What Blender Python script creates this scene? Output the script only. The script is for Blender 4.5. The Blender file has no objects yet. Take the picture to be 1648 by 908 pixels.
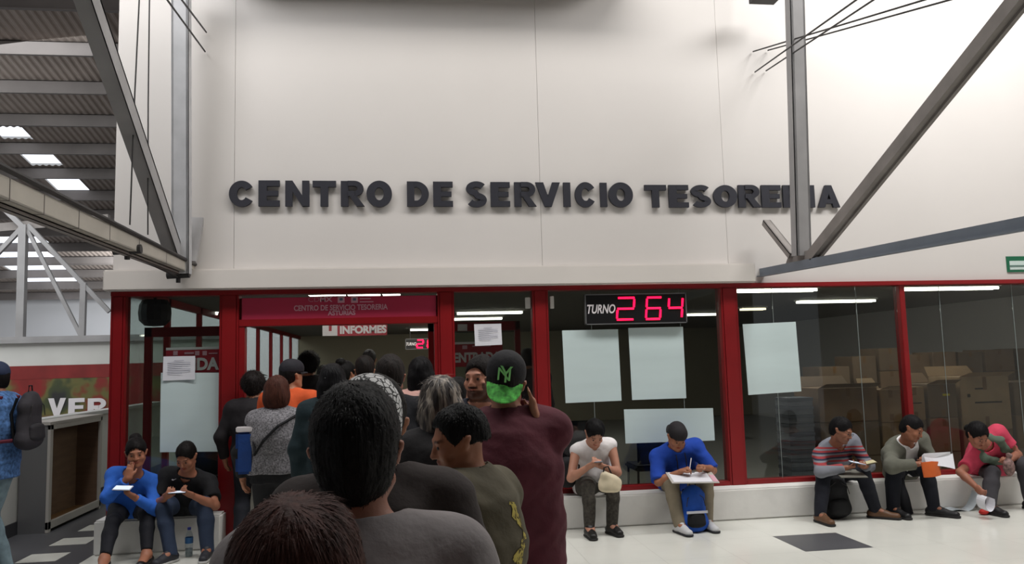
import bpy, bmesh, math, random
import numpy as np
from mathutils import Vector, Matrix, noise
random.seed(7)
S = bpy.context.scene
COL = S.collection

# ---------------------------------------------------------------- camera, exposure, light
YAW, PITCH, ROLL, DIST, FOC = 0.13635, 0.10081, -0.02693, 7.9755, 1290.0
PW, PH = 1648, 908
CAM = np.array([0.0, -DIST, 1.6])
_cy, _sy = math.cos(YAW), math.sin(YAW)
_f = np.array([_sy*math.cos(PITCH), _cy*math.cos(PITCH), math.sin(PITCH)])
_r0 = np.array([_cy, -_sy, 0.0]); _u0 = np.cross(_r0, _f)
_r = math.cos(ROLL)*_r0 + math.sin(ROLL)*_u0
_u = -math.sin(ROLL)*_r0 + math.cos(ROLL)*_u0
cd = bpy.data.cameras.new('camera'); cam = bpy.data.objects.new('camera', cd); COL.objects.link(cam)
cd.sensor_width = 36; cd.lens = FOC/PW*36; cd.clip_start = .05; cd.clip_end = 200
M4 = Matrix(((_r[0], _u[0], -_f[0], CAM[0]), (_r[1], _u[1], -_f[1], CAM[1]), (_r[2], _u[2], -_f[2], CAM[2]), (0, 0, 0, 1)))
cam.matrix_world = M4
S.camera = cam
S.view_settings.view_transform = 'Standard'; S.view_settings.look = 'None'
S.view_settings.gamma = 1; S.view_settings.use_curve_mapping = False
S.view_settings.exposure = 0.0
S.cycles.use_denoising = True
S.cycles.max_bounces = 8; S.cycles.transparent_max_bounces = 16
S.cycles.sample_clamp_indirect = 4
w = bpy.data.worlds.new('hall_light'); S.world = w; w.use_nodes = True
w.node_tree.nodes['Background'].inputs[0].default_value = (.93, .96, 1, 1)
w.node_tree.nodes['Background'].inputs[1].default_value = 0.43

def area(name, loc, target, sx, sy, power, col=(1, .97, .93), spread=180):
    l = bpy.data.lights.new(name, 'AREA'); l.shape = 'RECTANGLE'; l.size = sx; l.size_y = sy
    l.energy = power; l.color = col; l.spread = math.radians(spread)
    o = bpy.data.objects.new(name, l); COL.objects.link(o); o.location = loc
    o.rotation_euler = (Vector(target)-Vector(loc)).to_track_quat('-Z', 'Y').to_euler()
    return o
area('skylight_or_fill_lamp', (1.2, -3.3, 9.0), (1.4, -1.2, 0), 7.5, 1.3, 405)
area('skylight_or_fill_lamp', (-6, 17, 4.4), (-6.5, 23, 1.8), 6, 2, 520, (.95, .98, 1))  # added fill, aimed sideways to brighten the far wall
area('skylight_or_fill_lamp', (6.2, -2.6, 7.2), (6.0, -.1, 3.2), 2.6, 1.0, 270, (1, .99, .975))
area('skylight_or_fill_lamp', (-3.1, -2.3, 7.0), (-2.9, 0, 3.2), 1.6, .8, 120, (.985, .99, 1))
area('skylight_or_fill_lamp', (-8, 5, 6.2), (-7, 9, 0), 5, 8, 380, (.95, .98, 1))
area('skylight_or_fill_lamp', (-7, 2, 2.6), (-8, 8, 7.5), 5, 5, 26, (1, .97, .94))  # added fill pointing up to brighten the roof underside, not a skylight
area('office_or_fill_lamp', (.4, 2.4, 2.36), (.4, 2.6, 0), 3.0, .5, 26, (1, .98, .9))
area('office_or_fill_lamp', (5.2, 2.0, 2.36), (5.2, 2.2, 0), 4.0, .5, 24, (1, .98, .9))
area('office_or_fill_lamp', (5.0, .32, 2.38), (5.2, 2.2, .7), 4.2, .25, 13, (1, .98, .9))  # added fill near the glass to brighten the box fronts, no fitting there
area('office_or_fill_lamp', (-.8, .75, 2.38), (-.6, 3.4, 1.0), 1.6, .25, 10, (1, .98, .9))  # added fill for the face of the INFORMES sign, no fitting there
area('office_or_fill_lamp', (1.0, 8.5, 2.36), (1.0, 8.9, 0), 5.0, 3, 90, (1, .96, .86))

# ---------------------------------------------------------------- geometry of the place seen from the camera
def ray(x, y): return _f + (x-PW/2)/FOC*_r - (y-PH/2)/FOC*_u
def PY(x, y, Y=0.0):
    d = ray(x, y); t = (Y-CAM[1])/d[1]; return Vector(CAM+t*d)
def PX(x, y, X):
    d = ray(x, y); t = (X-CAM[0])/d[0]; return Vector(CAM+t*d)
def PZ(x, y, Z=0.0):
    d = ray(x, y); t = (Z-CAM[2])/d[2]; return Vector(CAM+t*d)
def PD(x, y, depth):
    return Vector(CAM+depth*ray(x, y))
def lin(c):
    return tuple(((v/255)/12.92 if v/255 <= .04045 else ((v/255+.055)/1.055)**2.4) for v in c)

# ---------------------------------------------------------------- materials
MATS = {}
def mat(name, rgb, rough=.6, metal=0.0, spec=.4, nscale=0, namt=.15, bump=0, bscale=60, stretch=None, emit=0, ecol=None, coat=0, attr=None):
    if name in MATS: return MATS[name]
    m = bpy.data.materials.new(name); m.use_nodes = True; nt = m.node_tree; b = nt.nodes['Principled BSDF']
    c = lin(rgb)+(1,)
    b.inputs['Base Color'].default_value = c; b.inputs['Roughness'].default_value = rough
    b.inputs['Metallic'].default_value = metal; b.inputs['Specular IOR Level'].default_value = spec
    b.inputs['Coat Weight'].default_value = coat
    src = None
    if nscale or bump:
        tc = nt.nodes.new('ShaderNodeTexCoord'); mp = nt.nodes.new('ShaderNodeMapping')
        nt.links.new(tc.outputs['Object'], mp.inputs[0])
        if stretch: mp.inputs['Scale'].default_value = stretch
    if nscale:
        n = nt.nodes.new('ShaderNodeTexNoise'); n.inputs['Scale'].default_value = nscale; n.inputs['Detail'].default_value = 4
        nt.links.new(mp.outputs[0], n.inputs[0])
        r = nt.nodes.new('ShaderNodeMapRange'); r.inputs[1].default_value = .3; r.inputs[2].default_value = .7
        r.inputs[3].default_value = 1-namt; r.inputs[4].default_value = 1+namt; nt.links.new(n.outputs[0], r.inputs[0])
        mx = nt.nodes.new('ShaderNodeMix'); mx.data_type = 'RGBA'; mx.blend_type = 'MULTIPLY'; mx.inputs[0].default_value = 1
        mx.inputs[6].default_value = c; nt.links.new(r.outputs[0], mx.inputs[7]); src = mx.outputs[2]
    if attr:
        a = nt.nodes.new('ShaderNodeAttribute'); a.attribute_name = attr
        mx = nt.nodes.new('ShaderNodeMix'); mx.data_type = 'RGBA'; mx.blend_type = 'MULTIPLY'; mx.inputs[0].default_value = 1
        mx.inputs[6].default_value = c
        if src: nt.links.new(src, mx.inputs[6])
        nt.links.new(a.outputs[0], mx.inputs[7]); src = mx.outputs[2]
    if src: nt.links.new(src, b.inputs['Base Color'])
    if bump:
        n = nt.nodes.new('ShaderNodeTexNoise'); n.inputs['Scale'].default_value = bscale; n.inputs['Detail'].default_value = 5
        nt.links.new(mp.outputs[0], n.inputs[0])
        bm = nt.nodes.new('ShaderNodeBump'); bm.inputs['Strength'].default_value = bump; bm.inputs['Distance'].default_value = .02
        nt.links.new(n.outputs[0], bm.inputs['Height']); nt.links.new(bm.outputs[0], b.inputs['Normal'])
    if emit:
        b.inputs['Emission Color'].default_value = lin(ecol or rgb)+(1,); b.inputs['Emission Strength'].default_value = emit
    MATS[name] = m; return m
def cmat(rgb, rough=.8, **k):
    return mat('cloth_%d_%d_%d_%s' % (*rgb, '_'.join(str(v) for v in k.values())), rgb, rough, nscale=k.pop('nscale', 9), namt=k.pop('namt', .12), bump=k.pop('bump', .35), bscale=k.pop('bscale', 14), **k)

M_WALL = mat('painted_wall', (203, 198, 194), .62, nscale=.7, namt=.025, bump=.05, bscale=5)
M_FASC = mat('painted_fascia', (210, 204, 198), .6, nscale=1.2, namt=.03)
M_RED = mat('red_enamel', (128, 12, 18), .4, spec=.45, nscale=2.5, namt=.10)
M_REDIN = mat('red_enamel_inner', (110, 22, 28), .45)
M_STEEL = mat('grey_painted_steel', (150, 148, 148), .5, nscale=3, namt=.12)
M_STEELB = mat('blue_grey_steel', (104, 112, 122), .45, nscale=3, namt=.10)
M_STEELD = mat('dusty_steel', (130, 124, 120), .65, nscale=4, namt=.15)
M_DARK = mat('dark_iron', (48, 46, 46), .6, nscale=6)
M_LETTER = mat('charcoal_letter', (40, 40, 48), .55)
M_WHITE = mat('white_paint', (205, 205, 200), .55, nscale=2, namt=.05)
M_PLINTH = mat('worn_white_concrete', (228, 226, 222), .55, nscale=4, namt=.07, bump=.15, bscale=9)
M_PAPER = mat('white_paper', (222, 222, 228), .8)
M_POSTER = mat('poster_back', (198, 214, 214), .75, nscale=1.5, namt=.05, stretch=(.4, 1, 3))
M_BLACK = mat('black_plastic', (16, 16, 18), .4)
M_OFFW = mat('office_wall', (150, 142, 122), .8, nscale=1, namt=.05)
M_OFFC = mat('office_ceiling', (110, 106, 98), .9)
M_OFFF = mat('office_floor', (120, 118, 112), .35)
M_LIT = mat('tube_light', (255, 250, 238), emit=6)
M_LITD = mat('tube_light_far', (255, 240, 205), emit=2.2)
M_GREEN = mat('sign_green', (20, 95, 65), .4)
M_BRAND = mat('sign_crimson', (186, 54, 84), .4, nscale=1, namt=.04)
M_BRAND2 = mat('banner_crimson', (170, 40, 55), .5)
M_SIGNW = mat('sign_white', (225, 220, 222), .5)
M_SIGNP = mat('sign_pale_pink', (215, 165, 180), .5)
M_LED = mat('led_red', (255, 20, 60), .4, emit=3.2, ecol=(255, 12, 60))
M_FRAMEG = mat('grey_aluminium', (120, 120, 122), .4, metal=.5)
M_CARD = [mat('cardboard_%d' % i, c, .85, nscale=5, namt=.12) for i, c in enumerate([(150, 122, 92), (132, 106, 82), (165, 138, 108), (118, 98, 80)])]
M_TAPE = mat('packing_tape', (120, 88, 55), .35)
M_INK = mat('black_ink', (38, 34, 32), .8)
M_YEL = mat('yellow_tape', (210, 190, 40), .5)
M_LEAF = mat('leaf_green', (50, 70, 38), .6)

def glass_mat(name, tint, fac=1.0):
    m = bpy.data.materials.new(name); m.use_nodes = True; nt = m.node_tree; nt.nodes.clear()
    o = nt.nodes.new('ShaderNodeOutputMaterial'); t = nt.nodes.new('ShaderNodeBsdfTransparent'); g = nt.nodes.new('ShaderNodeBsdfGlossy')
    t.inputs[0].default_value = tint+(1,); g.inputs['Roughness'].default_value = .02
    fr = nt.nodes.new('ShaderNodeFresnel'); ge = nt.nodes.new('ShaderNodeNewGeometry'); mi = nt.nodes.new('ShaderNodeMapRange'); mi.inputs[3].default_value = 1.5; mi.inputs[4].default_value = 1/1.5
    nt.links.new(ge.outputs['Backfacing'], mi.inputs[0]); nt.links.new(mi.outputs[0], fr.inputs[0])
    mm = nt.nodes.new('ShaderNodeMath'); mm.operation = 'MULTIPLY'; mm.inputs[1].default_value = fac
    mx = nt.nodes.new('ShaderNodeMixShader'); nt.links.new(fr.outputs[0], mm.inputs[0]); nt.links.new(mm.outputs[0], mx.inputs[0])
    nt.links.new(t.outputs[0], mx.inputs[1]); nt.links.new(g.outputs[0], mx.inputs[2]); nt.links.new(mx.outputs[0], o.inputs[0])
    return m
M_GLASS = glass_mat('window_glass', (.80, .83, .815), 1.0)
M_GLASSC = glass_mat('door_glass', (.88, .92, .90), .8)

# ---------------------------------------------------------------- mesh helpers
class MB:
    def __init__(s): s.v = []; s.f = []; s.m = []
    def add(s, v, f, m=0):
        b = len(s.v); s.v += [tuple(p) for p in v]; s.f += [tuple(b+i for i in q) for q in f]; s.m += [m]*len(f)
    def box(s, a, b, m=0):
        x0, y0, z0 = [min(a[i], b[i]) for i in range(3)]; x1, y1, z1 = [max(a[i], b[i]) for i in range(3)]
        s.add([(x0, y0, z0), (x1, y0, z0), (x1, y1, z0), (x0, y1, z0), (x0, y0, z1), (x1, y0, z1), (x1, y1, z1), (x0, y1, z1)],
              [(0, 3, 2, 1), (4, 5, 6, 7), (0, 1, 5, 4), (1, 2, 6, 5), (2, 3, 7, 6), (3, 0, 4, 7)], m)
    def bar(s, a, b, wx, wy, up=(0, 0, 1), m=0):
        a, b = Vector(a), Vector(b); d = (b-a).normalized(); u = Vector(up)
        sd = d.cross(u)
        if sd.length < 1e-4: sd = d.cross(Vector((0, 1, 0)))
        sd.normalize(); u = sd.cross(d)
        v = [p+sd*sx*wx/2+u*sy*wy/2 for p in (a, b) for sx, sy in ((-1, -1), (1, -1), (1, 1), (-1, 1))]
        s.add(v, [(3, 2, 1, 0), (4, 5, 6, 7), (0, 1, 5, 4), (1, 2, 6, 5), (2, 3, 7, 6), (3, 0, 4, 7)], m)
    def channel(s, a, b, w, h, t, up=(0, 0, 1), m=0, openside=1):
        """a steel C channel from a to b: web and two flanges"""
        a, b = Vector(a), Vector(b); d = (b-a).normalized(); sd = d.cross(Vector(up)).normalized(); u = sd.cross(d)
        s.bar(a, b, w, t, up, m) if False else None
        for off_s, off_u, ww, hh in ((-openside*(w/2-t/2), 0, t, h), (0, h/2-t/2, w, t), (0, -h/2+t/2, w, t)):
            o = sd*off_s+u*off_u; s.bar(a+o, b+o, ww, hh, u, m)
    def tube(s, pts, r, n=8, m=0, caps=True):
        pts = [Vector(p) for p in pts]; rs = r if isinstance(r, (list, tuple)) else [r]*len(pts); rings = []
        ref = Vector((.13, .31, .94))
        for i, p in enumerate(pts):
            d = (pts[min(i+1, len(pts)-1)]-pts[max(i-1, 0)]).normalized()
            a = d.cross(ref).normalized(); c = d.cross(a)
            rings.append([p+(a*math.cos(2*math.pi*k/n)+c*math.sin(2*math.pi*k/n))*rs[i] for k in range(n)])
        v = [q for rg in rings for q in rg]; f = []
        for i in range(len(pts)-1):
            for k in range(n):
                f.append((i*n+k, i*n+(k+1) % n, (i+1)*n+(k+1) % n, (i+1)*n+k))
        if caps: f.append(tuple(range(n))[::-1]); f.append(tuple((len(pts)-1)*n+k for k in range(n)))
        s.add(v, f, m)
    def lathe(s, c, prof, n=20, m=0):
        c = Vector(c); v = []; f = []
        for r, z in prof:
            v += [c+Vector((r*math.cos(2*math.pi*k/n), r*math.sin(2*math.pi*k/n), z)) for k in range(n)]
        for i in range(len(prof)-1):
            for k in range(n): f.append((i*n+k, i*n+(k+1) % n, (i+1)*n+(k+1) % n, (i+1)*n+k))
        s.add(v, f, m)
    def slab(s, quad, n, t, m=0):
        """a four-corner sheet with thickness t along n"""
        q = [Vector(p) for p in quad]; n = Vector(n)*t
        s.add(q+[p+n for p in q], [(0, 1, 2, 3), (7, 6, 5, 4), (0, 4, 5, 1), (1, 5, 6, 2), (2, 6, 7, 3), (3, 7, 4, 0)], m)
    def build(s, name, mats, parent=None, smooth=False, bevel=0):
        me = bpy.data.meshes.new(name); me.from_pydata([tuple(p) for p in s.v], [], s.f)
        if not isinstance(mats, (list, tuple)): mats = [mats]
        for m in mats: me.materials.append(m)
        me.polygons.foreach_set('material_index', s.m)
        bm = bmesh.new(); bm.from_mesh(me); bmesh.ops.recalc_face_normals(bm, faces=bm.faces)
        if bevel: bmesh.ops.bevel(bm, geom=list(bm.edges), offset=bevel, segments=2, affect='EDGES', clamp_overlap=True)
        bm.to_mesh(me); bm.free()
        if smooth: me.shade_smooth()
        o = bpy.data.objects.new(name, me); COL.objects.link(o)
        return put(o, parent)
def put(o, parent):
    """parents o; its vertices are in world coordinates, so the parent's location is taken off"""
    if parent is not None:
        o.parent = parent
        base = Vector(parent.location)
        pp = parent.parent
        while pp is not None: base = base+Vector(pp.location); pp = pp.parent
        if o.type == 'MESH': o.data.transform(Matrix.Translation(-base))
    return o
def tag(o, label=None, cat=None, group=None, kind=None):
    if label: o['label'] = label
    if cat: o['category'] = cat
    if group: o['group'] = group
    if kind: o['kind'] = kind
    return o
def empty(name, loc, label=None, cat=None, group=None, kind=None):
    o = bpy.data.objects.new(name, None); o.empty_display_size = .1; COL.objects.link(o); o.location = loc
    return tag(o, label, cat, group, kind)
def one(name, fn, mats, label=None, cat=None, group=None, kind=None, parent=None, **k):
    mb = MB(); fn(mb); o = mb.build(name, mats, parent, **k); return tag(o, label, cat, group, kind)
def text_mb(mb, body, X0, X1, Z0, Z1, Y, depth=.004, bold=0.0, m=0, shear=0, pt=None):
    """flat lettering that fills the box X0..X1, Z0..Z1 on the plane y = Y, facing -Y"""
    cu = bpy.data.curves.new('t', 'FONT'); cu.body = body; cu.size = 1; cu.offset = bold; cu.extrude = .5; cu.shear = shear
    cu.resolution_u = 4
    ob = bpy.data.objects.new('t', cu); COL.objects.link(ob)
    dg = bpy.context.evaluated_depsgraph_get(); me = bpy.data.meshes.new_from_object(ob.evaluated_get(dg))
    vs = [v.co.copy() for v in me.vertices]; fs = [tuple(p.vertices) for p in me.polygons]
    x0 = min(v.x for v in vs); x1 = max(v.x for v in vs); y0 = min(v.y for v in vs); y1 = max(v.y for v in vs)
    out = []
    for v in vs:
        a = (v.x-x0)/(x1-x0); c = (v.y-y0)/(y1-y0)
        p = (X0+a*(X1-X0), Y-depth if v.z > 0 else Y, Z0+c*(Z1-Z0))
        out.append(pt(*p) if pt else p)
    mb.add(out, fs, m)
    bpy.data.objects.remove(ob); bpy.data.curves.remove(cu); bpy.data.meshes.remove(me)
def rectpx(x0, y0, x1, y1, Y):
    xm, ym = (x0+x1)/2, (y0+y1)/2; return PY(x0, ym, Y).x, PY(x1, ym, Y).x, PY(xm, y1, Y).z, PY(xm, y0, Y).z

def glyph(ch):
    """heavy block capitals as lists of quads in the unit square"""
    Q = []; box = lambda x0, y0, x1, y1: Q.append([(x0, y0), (x1, y0), (x1, y1), (x0, y1)])
    def ring(cx, cy, ro, ri, a0, a1, n=26):
        P = []
        for i in range(n+1):
            a = math.radians(a0+(a1-a0)*i/n); P.append(((cx+ro[0]*math.cos(a), cy+ro[1]*math.sin(a)), (cx+ri[0]*math.cos(a), cy+ri[1]*math.sin(a))))
        for i in range(n): Q.append([P[i][0], P[i+1][0], P[i+1][1], P[i][1]])
    if ch == 'I': box(0, 0, 1, 1)
    if ch == 'E': box(0, 0, .40, 1); box(.38, 0, 1, .225); box(.38, .40, .93, .60); box(.38, .775, 1, 1)
    if ch == 'T': box(0, .76, 1, 1); box(.335, 0, .665, .78)
    if ch == 'N': box(0, 0, .30, 1); box(.70, 0, 1, 1); Q.append([(.0, 1), (.30, 1), (1, 0), (.70, 0)][::-1])
    if ch == 'O': ring(.5, .5, (.5, .5), (.175, .245), 0, 360, 40)
    if ch == 'C': ring(.5, .5, (.5, .5), (.185, .245), 33, 327, 40)
    if ch == 'D': box(0, 0, .34, 1); ring(.42, .5, (.58, .5), (.25, .265), -90, 90); box(.33, 0, .43, .235); box(.33, .765, .43, 1)
    if ch == 'R':
        box(0, 0, .32, 1); ring(.56, .70, (.40, .30), (.13, .10), -90, 90); box(.30, .80, .57, 1); box(.30, .40, .57, .60)
        Q.append([(.36, .42), (.66, .42), (1, 0), (.66, 0)])
    if ch == 'A': Q += [[(0, 0), (.31, 0), (.62, 1), (.36, 1)], [(.69, 0), (1, 0), (.64, 1), (.38, 1)]]; box(.24, .17, .76, .37)
    if ch == 'V': Q += [[(0, 1), (.32, 1), (.63, 0), (.36, 0)], [(1, 1), (.68, 1), (.37, 0), (.64, 0)]]
    if ch == 'S':
        pts = []
        for i in range(23): a = math.radians(25+235*i/22); pts.append((.50+.335*math.cos(a), .725+.165*math.sin(a)))
        for i in range(23): a = math.radians(80-235*i/22); pts.append((.50+.335*math.cos(a), .275+.165*math.sin(a)))
        for i in range(len(pts)-1):
            (xa, ya), (xb, yb) = pts[i], pts[i+1]
            def nn(k):
                p, q = pts[max(k-1, 0)], pts[min(k+1, len(pts)-1)]; dx, dy = q[0]-p[0], (q[1]-p[1]); l = math.hypot(dx, dy); return (-dy/l*.160, dx/l*.112)
            n0, n1 = nn(i), nn(i+1); Q.append([(xa+n0[0], ya+n0[1]), (xb+n1[0], yb+n1[1]), (xb-n1[0], yb-n1[1]), (xa-n0[0], ya-n0[1])])
    return Q
def glyph_mb(mb, ch, X0, X1, Z0, Z1, Y, depth, m=0):
    for i, q in enumerate(glyph(ch)):
        if len(glyph(ch)) < 12 or ch == 'R': depth = depth+.0004
        v = [(X0+x*(X1-X0), Y-depth, Z0+z*(Z1-Z0)) for x, z in q]; mb.slab(v, (0, 1, 0), depth, m)
# ================================================================ THE SETTING
ZH = 2.367      # underside of the white fascia
ZB = .303       # top of the concrete ledge
XL = PY(178, 600).x
XR = 9.6
PX_ = [(PY(a, y).x, PY(b, y).x) for a, b, y in
       [(177.5, 201.5, 600), (354, 385, 520), (704.5, 731.5, 540), (857.5, 883, 540), (1160, 1187, 520), (1448, 1456.5, 500)]]

def f_floor(mb):
    n = .6; x0g, y0g = 3.24-.6*24, -1.0-.6*22
    for i in range(0, 50):
        for j in range(0, 68):
            x = x0g+i*n; y = y0g+j*n; cx, cy = x+n/2, y+n/2; g = .0008
            if cx < -2.76: m = 1
            elif cy > .2: m = 2
            else: m = 1 if ((i-24) % 5 == 0 and (j-21) % 5 == 0) else 0
            mb.add([(x+g, y+g, 0), (x+n-g, y+g, 0), (x+n-g, y+n-g, 0), (x+g, y+n-g, 0)], [(0, 1, 2, 3)], m)
    mb.box((x0g, y0g, -.12), (x0g+50*n, y0g+68*n, -.003), 3)
    for k in range(-9, 22):
        y = -.36+.68*k; mb.box((-3.34, y, -.001), (-3.01, y+.33, .002), 0)
M_FW = mat('floor_white_tile', (224, 224, 216), .2, spec=.5, nscale=1.3, namt=.05)
M_FG = mat('floor_grey_tile', (84, 84, 88), .3, nscale=2, namt=.10)
one('floor', f_floor, [M_FW, M_FG, M_OFFF, mat('grout', (150, 148, 142), .9)], kind='structure')

def f_wall(mb):
    edges = [XL, PY(378, 200).x, PY(866, 200).x, PY(1160, 200).x, XR]
    for i in range(4):
        mb.box((edges[i]+.0015, 0, ZH), (edges[i+1]-.0015, .28, 6.9))
    mb.box((XL+.01, .02, ZH), (XR-.01, .27, 6.88))
one('wall_front', f_wall, M_WALL, kind='structure')
XF0, XF1 = PY(165, 450, -.14).x, PY(1211, 440, -.06).x
one('trim_1', lambda mb: mb.box((XF0, -.14, ZH), (XF1, .0, PY(500, 431, -.14).z)), M_FASC, kind='structure', bevel=.012)

# the concrete ledge people sit on
def plinth(x0, x1, name):
    one(name, lambda mb: mb.box((x0, -.25, 0), (x1, .16, ZB)), M_PLINTH, kind='structure', bevel=.015)
plinth(PY(150, 860, -.25).x, PX_[1][1]-.10, 'wall_ledge_left')
plinth(PX_[2][0]+.02, XR, 'wall_ledge_right')

# red posts and rails of the shopfront
def post(i, z0, y1=.12):
    a, b = PX_[i]; one('trim_%d' % (i+2), lambda mb: (mb.box((a, -.03, z0), (b, y1, ZH-.04)), mb.box((a+.02, -.036, z0), (b-.02, -.028, ZH-.045))), M_RED, kind='structure', bevel=.004)
post(0, ZB); post(1, 0); post(2, 0); post(3, ZB); post(4, ZB)
a, b = PX_[5]; one('trim_7', lambda mb: mb.box((a, -.02, ZB+.04), (b, .10, ZH-.04)), M_RED, kind='structure', bevel=.004)
one('trim_8', lambda mb: mb.box((XL, -.05, ZH-.045), (XR, .14, ZH)), M_RED, kind='structure', bevel=.004)
def sill(x0, x1, name): one(name, lambda mb: mb.box((x0, -.03, ZB), (x1, .11, ZB+.042)), M_RED, kind='structure', bevel=.003)
sill(PX_[0][1], PX_[1][0], 'trim_9'); sill(PX_[2][1], PX_[3][0], 'trim_10'); sill(PX_[3][1], PX_[4][0], 'trim_11')
sill(PX_[4][1], PX_[5][0], 'trim_12'); sill(PX_[5][1], XR, 'trim_13')

# glazing: one window per bay, panes butted with a thin joint
M_JOINT = mat('silicone_joint', (120, 128, 126), .4)
def window(n, x0, x1, joints):
    w_ = empty('window_%d' % n, (x0, .04, ZB), kind='structure')
    xs = [x0]+joints+[x1]
    def f(mb):
        for p, q in zip(xs[:-1], xs[1:]): mb.box((p+.002, .04, ZB+.04), (q-.002, .048, ZH-.04))
    one('pane', f, M_GLASS, parent=w_, kind='structure')
    if joints: one('joint', lambda mb: [mb.box((j-.003, .036, ZB+.04), (j+.003, .039, ZH-.04)) for j in joints], M_JOINT, parent=w_, kind='structure')
window(1, PX_[0][1], PX_[1][0], [])
window(2, PX_[2][1], PX_[3][0], [])
window(3, PX_[3][1], PX_[4][0], [PY(956, 600).x, PY(1099, 560).x])
window(4, PX_[4][1], PX_[5][0], [PY(1250, 560).x, PY(1386, 560).x])
window(5, PX_[5][1], XR, [PY(1522, 560).x, PY(1640, 560).x, PY(1640, 560).x+1.2])

# doorway: jambs, transom bar; open doorway below
ZT0 = PY(545, 523).z; ZT1 = PY(545, 512).z
d1 = empty('door_1', (PX_[1][1], 0, 0), kind='structure')
def f(mb):
    mb.box((PX_[1][1], -.02, 0), (PX_[1][1]+.055, .10, ZT0)); mb.box((PX_[2][0]-.035, -.02, 0), (PX_[2][0], .10, ZT0))
    mb.box((PX_[1][1], -.025, ZT0), (PX_[2][0], .11, ZT1))
one('door_frame', f, M_RED, parent=d1, kind='structure', bevel=.003)
one('transom_panel', lambda mb: mb.box((PX_[1][1], .03, ZT1), (PX_[2][0], .06, ZH-.075)), M_REDIN, parent=d1, kind='structure')

# office behind the shopfront
OB = 13.5
one('ceiling', lambda mb: mb.box((XL+.02, .16, 2.44), (XR, OB, 2.52)), M_OFFC, kind='structure')
one('wall_back', lambda mb: mb.box((XL, OB, 0), (XR, OB+.15, 2.5)), M_OFFW, kind='structure')
one('wall_right', lambda mb: mb.box((XR, -9.5, 0), (XR+.2, OB, 6.9)), M_WALL, kind='structure')
# left side of the office is glazed, with red mullions
ws = empty('window_6', (XL, .1, 0), kind='structure')
def f(mb):
    for k in range(9): mb.box((XL+.01, .16+k*1.45, 0), (XL+.07, .24+k*1.45, 2.44))
    mb.box((XL+.01, .16, 0), (XL+.07, OB, .06)); mb.box((XL+.01, .16, 2.36), (XL+.07, OB, 2.44))
one('mullion_frame', f, M_RED, parent=ws, kind='structure')
one('pane', lambda mb: mb.box((XL+.035, .16, .06), (XL+.043, OB, 2.36)), M_GLASSC, parent=ws, kind='structure')

# inner glass doors behind the front bays
def inner_door(n, px0, px1, pyt, Y, right):
    a = PY(px0, 600, Y).x; b_ = PY(px1, 600, Y).x; zt = PY((px0+px1)/2, pyt, Y).z
    d_ = empty('door_%d' % n, (a, Y, 0), kind='structure')
    one('door_frame', lambda mb: (mb.box((a, Y, 0), (a+.075, Y+.05, zt)), mb.box((b_-.06, Y, 0), (b_, Y+.05, zt)), mb.box((a, Y, zt-.10), (b_, Y+.05, zt)), mb.box((a, Y, 0), (b_, Y+.05, .12))), M_RED, parent=d_, kind='structure', bevel=.003)
    one('pane', lambda mb: mb.box((a+.075, Y+.02, .12), (b_-.06, Y+.028, zt-.1)), M_GLASSC, parent=d_, kind='structure')
    one('door_handle', lambda mb: mb.tube([(b_-.12, Y-.05, .85), (b_-.12, Y-.05, 1.25)], .012), M_FRAMEG, parent=d_, kind='structure')
    return a, b_, zt
inner_door(2, 231, 372, 526, .75, 0)
inner_door(3, 690, 839, 518, .75, 1)

# ---------------- left hall: low wall along the aisle, far partition, far wall, roof
XW = -3.93
def f(mb):
    mb.box((XW-.12, -2.2, 0), (XW, 6.0, 1.08))
one('wall_left', f, M_WHITE, kind='structure', bevel=.004)
one('trim_14', lambda mb: mb.box((XW-.16, -2.2, 1.08), (XW+.03, 6.0, 1.13)), mat('pale_worktop', (200, 200, 198), .4), kind='structure', bevel=.004)
one('baseboard_left', lambda mb: mb.box((XW, -2.2, 0), (XW+.015, 6.0, .13)), mat('dark_skirting', (58, 58, 62), .5), kind='structure')
YP = 6.4
zpt = PY(90, 548, YP).z
one('wall_partition', lambda mb: mb.box((-16, YP, 0), (XL-.02, YP+.15, zpt-.02)), M_WHITE, kind='structure')
one('trim_15', lambda mb: (mb.box((-16, YP-.10, zpt-.04), (XL-.02, YP+.2, zpt+.02)), mb.box((-16, YP-.06, zpt+.02), (XL-.02, YP, zpt+.07))), M_STEEL, kind='structure')
one('wall_far', lambda mb: mb.box((-26, 23, 0), (XL, 23.3, 5.0)), mat('far_wall_paint', (190, 190, 192), .7, nscale=.6, namt=.04), kind='structure')

# roof of the hall: corrugated sheet falling away from the camera, purlins and skylights
SL = -.18; RA = 8.6
def rz(y): return RA+SL*y
def RP(x, y):
    d = ray(x, y); t = (RA+SL*CAM[1]-CAM[2])/(d[2]-SL*d[1]); return Vector(CAM+t*d)
sky = []
for (x0, x1, yb, yt) in [(-14, 52, 223, 206), (33, 99, 266, 248), (80, 148, 317, 289)]:
    q = RP((x0+x1)/2, (yb+yt)/2); hw = (RP(x1-4, (yb+yt)/2)-RP(x0+10, (yb+yt)/2)).length/2
    sky.append((q.x, q.y, hw, (RP(60, yt)-RP(60, yb)).length/2))
def f(mb):
    x0, x1, p = -26.0, XL+.0, .14
    n = int((x1-x0)/p)
    for i in range(n):
        xs = [x0+p*(i+t) for t in (0, .25, .5, .75, 1)]; hs = [0, .022, .022, 0, 0]
        for k in range(4):
            for ya, yb in segs((xs[k]+xs[k+1])/2):
                mb.add([(xs[k], ya, rz(ya)+hs[k]), (xs[k+1], ya, rz(ya)+hs[k+1]), (xs[k+1], yb, rz(yb)+hs[k+1]), (xs[k], yb, rz(yb)+hs[k])], [(0, 1, 2, 3)])
holes = []
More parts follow.
